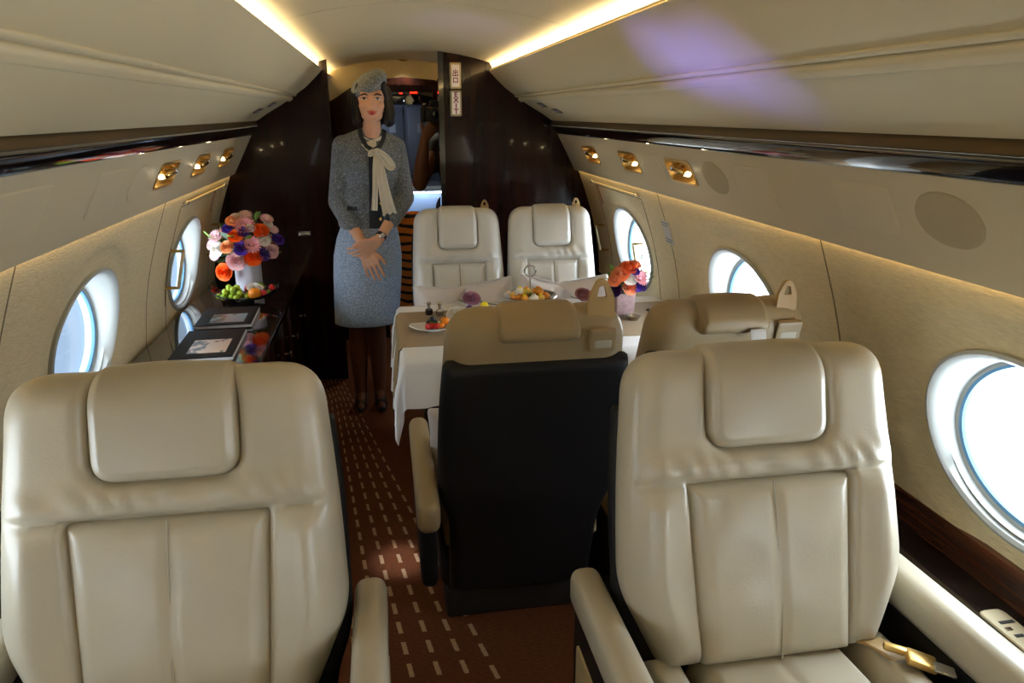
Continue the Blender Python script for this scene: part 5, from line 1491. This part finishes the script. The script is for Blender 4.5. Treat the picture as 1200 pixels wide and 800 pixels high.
# jacket
def cut_plane(geo, co, no):
    bm = bmesh.new(); vs = [bm.verts.new(p) for p in geo[0]]
    for f in geo[1]:
        try: bm.faces.new([vs[i] for i in f])
        except ValueError: pass
    r = bmesh.ops.bisect_plane(bm, geom=bm.verts[:]+bm.edges[:]+bm.faces[:], plane_co=co, plane_no=no, clear_outer=True)
    ed = [e for e in r['geom_cut'] if isinstance(e, bmesh.types.BMEdge)]
    bmesh.ops.holes_fill(bm, edges=ed)
    return bmgeo(bm)
cl, cr_ = tuple(Vector(el).lerp(Vector(wl), .52)), tuple(Vector(er).lerp(Vector(wr), .50))
jk = [sphere(L_(-.214, 3.742, 1.250), (.146, .102, .155), 24, 16), sphere(L_(-.212, 3.715, 1.245), (.120, .094, .085), 24, 16), sphere(L_(-.226, 3.742, 1.08), (.142, .100, .16), 24, 16),
      sphere(L_(-.236, 3.742, .99), (.152, .106, .10), 24, 16),
      capsule(L_(-.333, 3.757, 1.346), .052, L_(-.235, 3.757, 1.386), .050), capsule(L_(-.092, 3.757, 1.338), .052, L_(-.172, 3.757, 1.386), .050), capsule(L_(-.235, 3.757, 1.386), .050, L_(-.172, 3.757, 1.386), .050),
      capsule(L_(*sl), .052, L_(*el), .050), capsule(L_(*el), .050, L_(*cl), .047), capsule(L_(*sr), .052, L_(*er), .050), capsule(L_(*er), .050, L_(*cr_), .047)]
jk_geo = fuse(jk, .006, 8)
# scoop the neckline and level the hem
jk_geo = cut_plane(jk_geo, (0, 0, .965), (0, 0, -1))
jacket = mk('jacket', jk_geo, M['tweed'], wm, smooth=180)
jb = bvh_of([jk_geo])
X = lambda x: x-WO.x
cxj = -.205
mk('neck_trim', ribbon(jb, [(X(-.254), 1.428), (X(-.248), 1.390), (X(-.226), 1.350), (X(-.196), 1.332), (X(-.165), 1.348), (X(-.143), 1.388), (X(-.138), 1.426)], .019, .004, 30), M['navy'], jacket)
mk('front_trim', ribbon(jb, [(X(-.205), 1.330), (X(-.212), 1.15), (X(-.222), .968)], .024, .004, 30), M['navy'], jacket)
mk('front_trim', ribbon(jb, [(X(-.168), 1.330), (X(-.152), 1.15), (X(-.140), .972)], .018, .004, 30), M['navy'], jacket)
mk('blouse_front', ribbon(jb, [(X(-.186), 1.335), (X(-.180), 1.15), (X(-.180), .965)], .050, .0025, 30, wfun=lambda q: .45+.95*q), M['navy'], jacket)
for z in (1.085, 1.010):
    p = drop(jb, X(-.172), z, .006); mk('gold_button', lathe([(0, .006), (.006, .005), (.009, .002), (.009, 0)], tuple(p), 14, rot=(PI/2, 0, 0)), M['gold'], jacket)
mk('pocket_flap', ribbon(jb, [(X(-.335), 1.062), (X(-.285), 1.060)], .020, .004, 10), M['navy'], jacket)
# collar and bow
ring = []
def ringpts(cx_, cy_, cz_, rx, ry, tilt, n=28): return [L_(cx_+rx*math.cos(2*PI*k/n), cy_+ry*math.sin(2*PI*k/n), cz_+tilt*math.sin(2*PI*k/n)) for k in range(n)]
col = [(.056, .056, 1.338), (.060, .060, 1.355), (.056, .058, 1.385), (.052, .056, 1.416), (.049, .053, 1.414), (.050, .052, 1.34)]
V = []; F = []; n = 32
for rx, ry, z in col:
    for k in range(n):
        a = 2*PI*k/n; V.append(L_(hx-.006+rx*math.cos(a), hy+.040+ry*math.sin(a), z+.034*math.sin(a)+.003*math.sin(a*5)))
for i in range(len(col)):
    for k in range(n): j = (i+1) % len(col); F.append((i*n+k, i*n+(k+1) % n, j*n+(k+1) % n, j*n+k))
scarf = mk('neck_scarf', (V, F), M['cream_silk'], wm, smooth=80)
mk('shirt_front', ribbon(jb, [(X(-.215), 1.372), (X(-.200), 1.335), (X(-.196), 1.30)], .075, .003, 16, wfun=lambda q: 1-.75*q), M['cream_silk'], scarf)
def strip(pts, w0, w1, fold=.006):
    n = 26; V = []; F = []; m = 9
    P = [Vector(p) for p in pts]
    def ev(t):
        s = t*(len(P)-1); i = min(int(s), len(P)-2); f = s-i
        a, b, c_, d = P[max(i-1, 0)], P[i], P[i+1], P[min(i+2, len(P)-1)]
        return .5*((2*b)+(c_-a)*f+(2*a-5*b+4*c_-d)*f*f+(3*b-a-3*c_+d)*f**3)
    for lay in (0, .003):
        for k in range(n):
            t = k/(n-1); p = ev(t); tg = (ev(min(1, t+.01))-ev(max(0, t-.01))); nn = Vector((tg.z, 0, -tg.x)).normalized()
            w = w0+(w1-w0)*t
            for j in range(m):
                u = j/(m-1)-.5; q = p+nn*u*w; V.append((q.x, q.y+lay-fold*math.cos(u*4*PI)*(.4+.6*t), q.z))
    for Ly in range(2):
        for k in range(n-1):
            for j in range(m-1): a = Ly*n*m+k*m+j; F.append((a, a+1, a+m+1, a+m))
    for k in range(n-1):
        for j in (0, m-1): a = k*m+j; F.append((a, a+m, n*m+a+m, n*m+a))
    for j in range(m-1):
        for k in (0, n-1): a = k*m+j; F.append((a, a+1, n*m+a+1, n*m+a))
    return V, F
fy = 3.600
mk('bow_tail', strip([L_(-.178, fy+.01, 1.332), L_(-.165, fy-.012, 1.24), L_(-.150, fy-.006, 1.13), L_(-.132, fy+.012, 1.035)], .030, .068), M['cream_silk'], scarf)
mk('bow_tail', strip([L_(-.184, fy+.012, 1.330), L_(-.192, fy-.006, 1.25), L_(-.196, fy-.0, 1.15), L_(-.205, fy+.015, 1.055)], .018, .030, .003), M['cream_silk'], scarf)
mk('bow_loop', strip([L_(-.178, fy+.008, 1.335), L_(-.140, fy-.02, 1.310), L_(-.108, fy-.012, 1.268), L_(-.122, fy-.004, 1.256), L_(-.152, fy-.006, 1.292), L_(-.180, fy+.006, 1.330)], .026, .026, .003), M['cream_silk'], scarf)
mk('bow_loop', strip([L_(-.182, fy+.010, 1.335), L_(-.205, fy-.006, 1.330), L_(-.212, fy, 1.315), L_(-.186, fy+.006, 1.326)], .018, .018, .002), M['cream_silk'], scarf)
mk('knot', sphere(L_(-.178, fy+.002, 1.332), (.013, .012, .014), 14, 10), M['cream_silk'], scarf)
# skirt
V = []; F = []; n = 48
prof = [(1.02, -.232, .118, .086), (.97, -.238, .136, .096), (.90, -.246, .156, .108), (.82, -.252, .169, .116), (.72, -.257, .171, .118), (.60, -.264, .168, .116), (.50, -.271, .164, .112), (.470, -.273, .163, .111), (.466, -.273, .158, .106), (.60, -.266, .150, .100)]
for z, cx_, rx, ry in prof:
    for k in range(n):
        a = 2*PI*k/n; w = 1+.008*math.sin(a*7+z*9)
        V.append(L_(cx_+rx*math.cos(a)*w, 3.745+ry*math.sin(a)*w, z))
for i in range(len(prof)-1):
    for k in range(n): F.append((i*n+k, i*n+(k+1) % n, (i+1)*n+(k+1) % n, (i+1)*n+k))
F.append(tuple(range(n)))
mk('skirt', (V, F), M['tweed_lit'], wm, smooth=80)
# watch on her left wrist
wd = (Vector(wr)-Vector(er)).normalized(); wp = Vector(wr)-wd*.022
q = wd.to_track_quat('Z', 'Y').to_matrix().to_4x4()
mk('watch_strap', xf(lathe([(.0250, -.009), (.0275, -.007), (.0275, .007), (.0250, .009)], (0, 0, 0), 24), Matrix.Translation(L_(*wp)) @ q), M['black_leather'], wm)
mk('watch_case', xf(box((0, 0, 0), (.026, .009, .022), .003, 2), Matrix.Translation(L_(wp.x+.006, wp.y-.026, wp.z+.006)) @ Euler((-.2, -.6, .1)).to_matrix().to_4x4()), M['silver'], wm)
# court shoes
for (an, to) in (((-.329, 3.775), (-.332, 3.640)), ((-.232, 3.78), (-.220, 3.640))):
    d = Vector((to[0]-an[0], to[1]-an[1], 0)).normalized()
    pr = [capsule(L_(to[0], to[1]+.004, .018), .0175, L_(to[0]-d.x*.05, to[1]-d.y*.05, .026), .033), capsule(L_(to[0]-d.x*.05, to[1]-d.y*.05, .026), .032, L_(an[0], an[1]+.012, .052), .031),
          capsule(L_(an[0], an[1]+.022, .055), .029, L_(an[0], an[1]+.03, .012), .012)]
    sg_ = fuse(pr, .004, 3)
    sg_ = cut_plane(sg_, (0, 0, .058), (0, 0, 1)); sg_ = cut_plane(sg_, (0, 0, .002), (0, 0, -1))
    mk('shoe', sg_, M['black_leather'], wm, smooth=180)

# ---- photographer standing behind the far bulkhead: only forearm, hand and camera show past its edge
PO = Vector((.36, 4.68, 0))
ph = thing('person', 'person in black behind the bulkhead, holding up a black camera with a bare forearm', 'person', PO)
def Q_(x, y, z): return (x-PO.x, y-PO.y, z)
pe, pw = (.068, 4.64, 1.085), (.100, 4.560, 1.350)
pel, pwl = (.62, 4.62, 1.12), (.330, 4.545, 1.42)
prm = [sphere(Q_(.30, 4.70, 1.56), (.075, .092, .105), 20, 14), sphere(Q_(.30, 4.67, 1.50), (.058, .062, .06), 16, 12), capsule(Q_(.30, 4.60, 1.55), .010, Q_(.30, 4.585, 1.525), .012, 10),
       sphere(Q_(.225, 4.70, 1.54), (.01, .018, .03), 10, 8), sphere(Q_(.375, 4.70, 1.54), (.01, .018, .03), 10, 8), capsule(Q_(.31, 4.71, 1.48), .055, Q_(.33, 4.74, 1.36), .062),
       sphere(Q_(.36, 4.74, 1.20), (.165, .10, .17), 20, 14), sphere(Q_(.37, 4.74, .98), (.15, .10, .16), 20, 14), capsule(Q_(.20, 4.74, 1.32), .055, Q_(.53, 4.74, 1.32), .055),
       capsule(Q_(.19, 4.74, 1.31), .052, Q_(*pe), .044), capsule(Q_(*pe), .044, Q_(*[a*.6+b*.4 for a, b in zip(pe, pw)]), .046), capsule(Q_(*[a*.6+b*.4 for a, b in zip(pe, pw)]), .046, Q_(*pw), .028),
       capsule(Q_(.54, 4.74, 1.31), .052, Q_(*pel), .044), capsule(Q_(*pel), .044, Q_(*pwl), .028)]
for e in (-1, 1):
    xh = .36+e*.09
    prm += [capsule(Q_(xh, 4.74, .90), .085, Q_(xh, 4.73, .50), .058), capsule(Q_(xh, 4.73, .50), .056, Q_(xh, 4.75, .10), .036), capsule(Q_(xh, 4.75, .05), .036, Q_(xh, 4.60, .035), .032)]
prm += hand(Q_(.102, 4.555, 1.362), (.055, -.02, .075), (-.75, -.4, .3), (-.1, -.9, -.35), .185, [.55, .6, .65, .7], (.7, .6, .5), .18)
prm += hand(Q_(*pwl), (-.03, -.02, .07), (-.6, -.5, 0), (.6, -.6, 0), .185, [.5, .55, .6, .6], (.7, .6, .4), .12)
pg = fuse(prm, .006, 4)
body2 = mk('body', pg, M['skin_dark'], ph, smooth=180)
shirt = [sphere(Q_(.36, 4.74, 1.20), (.185, .118, .18), 20, 14), sphere(Q_(.37, 4.74, .98), (.17, .116, .18), 20, 14), capsule(Q_(.20, 4.74, 1.315), .070, Q_(.53, 4.74, 1.315), .070),
         capsule(Q_(.19, 4.745, 1.31), .066, Q_(.145, 4.715, 1.20), .064), capsule(Q_(.54, 4.74, 1.31), .066, Q_(.585, 4.69, 1.20), .064)]
mk('shirt', fuse(shirt, .007, 6), M['black_cloth'], ph, smooth=180)
tr = []
for e in (-1, 1):
    xh = .36+e*.09
    tr += [capsule(Q_(xh, 4.745, .92), .105, Q_(xh, 4.735, .50), .078), capsule(Q_(xh, 4.735, .50), .078, Q_(xh, 4.752, .11), .060)]
mk('trousers', fuse(tr, .007, 5), M['black_cloth'], ph, smooth=180)
mk('hair', fuse([sphere(Q_(.30, 4.725, 1.59), (.084, .092, .095), 20, 14), sphere(Q_(.30, 4.75, 1.53), (.08, .07, .09), 16, 12)], .007, 4), M['hair'], ph, smooth=180)
for e in (-1, 1):
    xh = .36+e*.09
    mk('shoe', cut_plane(fuse([capsule(Q_(xh, 4.60, .036), .040, Q_(xh, 4.755, .046), .046)], .005, 3), (0, 0, .002), (0, 0, -1)), M['black_leather'], ph, smooth=180)
# the camera he holds
cm = thing('camera', 'black camera held up at the edge of the dark bulkhead', 'camera', (.150, 4.53, 1.50)); 
mk('camera_body', [box((0, 0, 0), (.130, .055, .095), .010, 3), box((.012, .0, .058), (.055, .05, .034), .010, 3)], M['camera_black'], cm)
mk('lens_barrel', lathe([(.036, 0), (.038, .01), (.038, .055), (.035, .06), (.031, .06), (.030, .05)], (.012, -.026, -.004), 28, rot=(PI/2, 0, 0)), M['camera_black'], cm)
mk('lens_glass', lathe([(0, .052), (.014, .051), (.030, .046)], (.012, -.026, -.004), 24, rot=(PI/2, 0, 0)), M['glass_dark'], cm)
mk('grip', box((-.058, -.018, -.008), (.03, .045, .085), .010, 3), M['black_leather'], cm)
mk('shutter_dial', lathe([(.012, 0), (.012, .008), (.010, .010), (0, .010)], (-.045, 0, .047), 16), M['chrome'], cm)
mk('red_logo_dot', box((-.018, -.0285, .034), (.030, .002, .010), .001, 1), M['skin_dark'], cm)

# ------------------------------------------------------------------ light
wd_ = bpy.data.worlds.new('World'); SC.world = wd_; wd_.use_nodes = True
nt = wd_.node_tree; bg = nt.nodes['Background']
tc = nt.nodes.new('ShaderNodeTexCoord'); sx = nt.nodes.new('ShaderNodeSeparateXYZ'); nt.links.new(tc.outputs['Generated'], sx.inputs[0])
# open bright sky off the table-side windows and behind the camera, shaded apron beyond the credenza side
ng = nt.nodes.new('ShaderNodeMath'); ng.operation = 'MULTIPLY'; ng.inputs[1].default_value = -.32; nt.links.new(sx.outputs[1], ng.inputs[0])
mxm = nt.nodes.new('ShaderNodeMath'); mxm.operation = 'MAXIMUM'; nt.links.new(sx.outputs[0], mxm.inputs[0]); nt.links.new(ng.outputs[0], mxm.inputs[1])
mr = nt.nodes.new('ShaderNodeMapRange'); mr.inputs['From Min'].default_value = -.2; mr.inputs['From Max'].default_value = .5
nt.links.new(mxm.outputs[0], mr.inputs['Value'])
cr = nt.nodes.new('ShaderNodeValToRGB'); cr.color_ramp.elements[0].color = (.56, .72, .95, 1); cr.color_ramp.elements[1].color = (19, 20, 21, 1)
nt.links.new(mr.outputs[0], cr.inputs['Fac']); nt.links.new(cr.outputs[0], bg.inputs['Color'])
a1 = nt.nodes.new('ShaderNodeMath'); a1.operation = 'MULTIPLY'; a1.use_clamp = True; a1.inputs[1].default_value = -2.2; nt.links.new(sx.outputs[0], a1.inputs[0])
a2 = nt.nodes.new('ShaderNodeMath'); a2.operation = 'MULTIPLY'; a2.use_clamp = True; a2.inputs[1].default_value = 2.0; nt.links.new(ng.outputs[0], a2.inputs[0])
a3 = nt.nodes.new('ShaderNodeMath'); a3.operation = 'MULTIPLY'; nt.links.new(a1.outputs[0], a3.inputs[0]); nt.links.new(a2.outputs[0], a3.inputs[1])
a4 = nt.nodes.new('ShaderNodeMath'); a4.operation = 'MULTIPLY_ADD'; a4.inputs[1].default_value = .1; a4.inputs[2].default_value = 1.05; nt.links.new(a3.outputs[0], a4.inputs[0])
nt.links.new(a4.outputs[0], bg.inputs['Strength'])

def portal(sg, y):
    l = bpy.data.lights.new('window_portal', 'AREA'); l.shape = 'ELLIPSE'; l.size = .60; l.size_y = .48; l.cycles.is_portal = True
    o = bpy.data.objects.new('window_portal', l); COL.objects.link(o); o.location = (sg*1.245, y, WCZ); o.rotation_euler = (0, sg*PI/2, PI/2 if False else 0)
for sg in (1, -1):
    for y in WCY: portal(sg, y)
def spot(loc, tgt, e, col, ang, blend=.5, r=.03):
    l = bpy.data.lights.new('spot', 'SPOT'); l.energy = e; l.color = col; l.spot_size = ang; l.spot_blend = blend; l.shadow_soft_size = r
    o = bpy.data.objects.new('spot', l); COL.objects.link(o); o.location = loc
    o.rotation_euler = (Vector(tgt)-Vector(loc)).to_track_quat('-Z', 'Y').to_euler(); return o
# violet glints thrown on the ceiling and upper panel
spot((-.25, 1.40, 1.05), (.59, 1.53, 1.59), 30, (.20, .18, 1), .40, 1.0)
spot((-.25, 1.50, 1.05), (.58, 1.68, 1.60), 30, (.20, .18, 1), .40, 1.0)
spot((-.25, 1.60, 1.05), (.56, 1.83, 1.62), 30, (.20, .18, 1), .40, 1.0)
spot((-.2, 2.0, 1.15), (.22, 3.0, 1.82), 16, (.4, .32, 1), .5, .8)
# the vestibule downlight and a cool unseen fill added to brighten the galley
spot((.005, 4.93, 1.805), (.02, 5.0, 0), 10, (1, .9, .75), 1.9, .6, .02)
gl = bpy.data.lights.new('galley_fill', 'POINT'); gl.energy = 3.2; gl.color = (.72, .84, 1); gl.shadow_soft_size = .05
go = bpy.data.objects.new('galley_fill', gl); COL.objects.link(go); go.location = (-.28, 5.16, 1.50)
# reading light that makes the bluish pool on the carpet
spot((-.30, 2.3, 1.70), (-.16, 2.27, 0), 130, (.75, .82, 1), .15, .9)

cam = bpy.data.cameras.new('Camera'); co = bpy.data.objects.new('Camera', cam); COL.objects.link(co)
F_ = 860.; VP = (444., 133.)
phi = math.atan2(400-VP[1], F_)
yv = Vector((VP[0]-600, 400-VP[1], F_)).normalized(); upv = Vector((0, math.cos(phi), -math.sin(phi)))
xv = Vector((yv[2]*upv[1]-yv[1]*upv[2], yv[0]*upv[2]-yv[2]*upv[0], yv[1]*upv[0]-yv[0]*upv[1]))
R = Matrix((xv, yv, upv))                       # rows: world axes in (right, up, forward)
right, upw, fwd = R.col[0], R.col[1], R.col[2]
co.matrix_world = Matrix.Translation((-.16, 0, 1.50)) @ Matrix((right, upw, -Vector(fwd))).transposed().to_4x4()
cam.sensor_width = 36; cam.lens = F_/1200*36; cam.clip_start = .02
SC.camera = co
SC.view_settings.view_transform = 'Standard'; SC.view_settings.look = 'None'
SC.view_settings.gamma = 1; SC.view_settings.use_curve_mapping = False
SC.view_settings.exposure = 0
SC.cycles.use_denoising = True
SC.cycles.max_bounces = 10; SC.cycles.diffuse_bounces = 5; SC.cycles.transparent_max_bounces = 12
SC.cycles.sample_clamp_indirect = 6
SC.cycles.caustics_reflective = False; SC.cycles.caustics_refractive = False
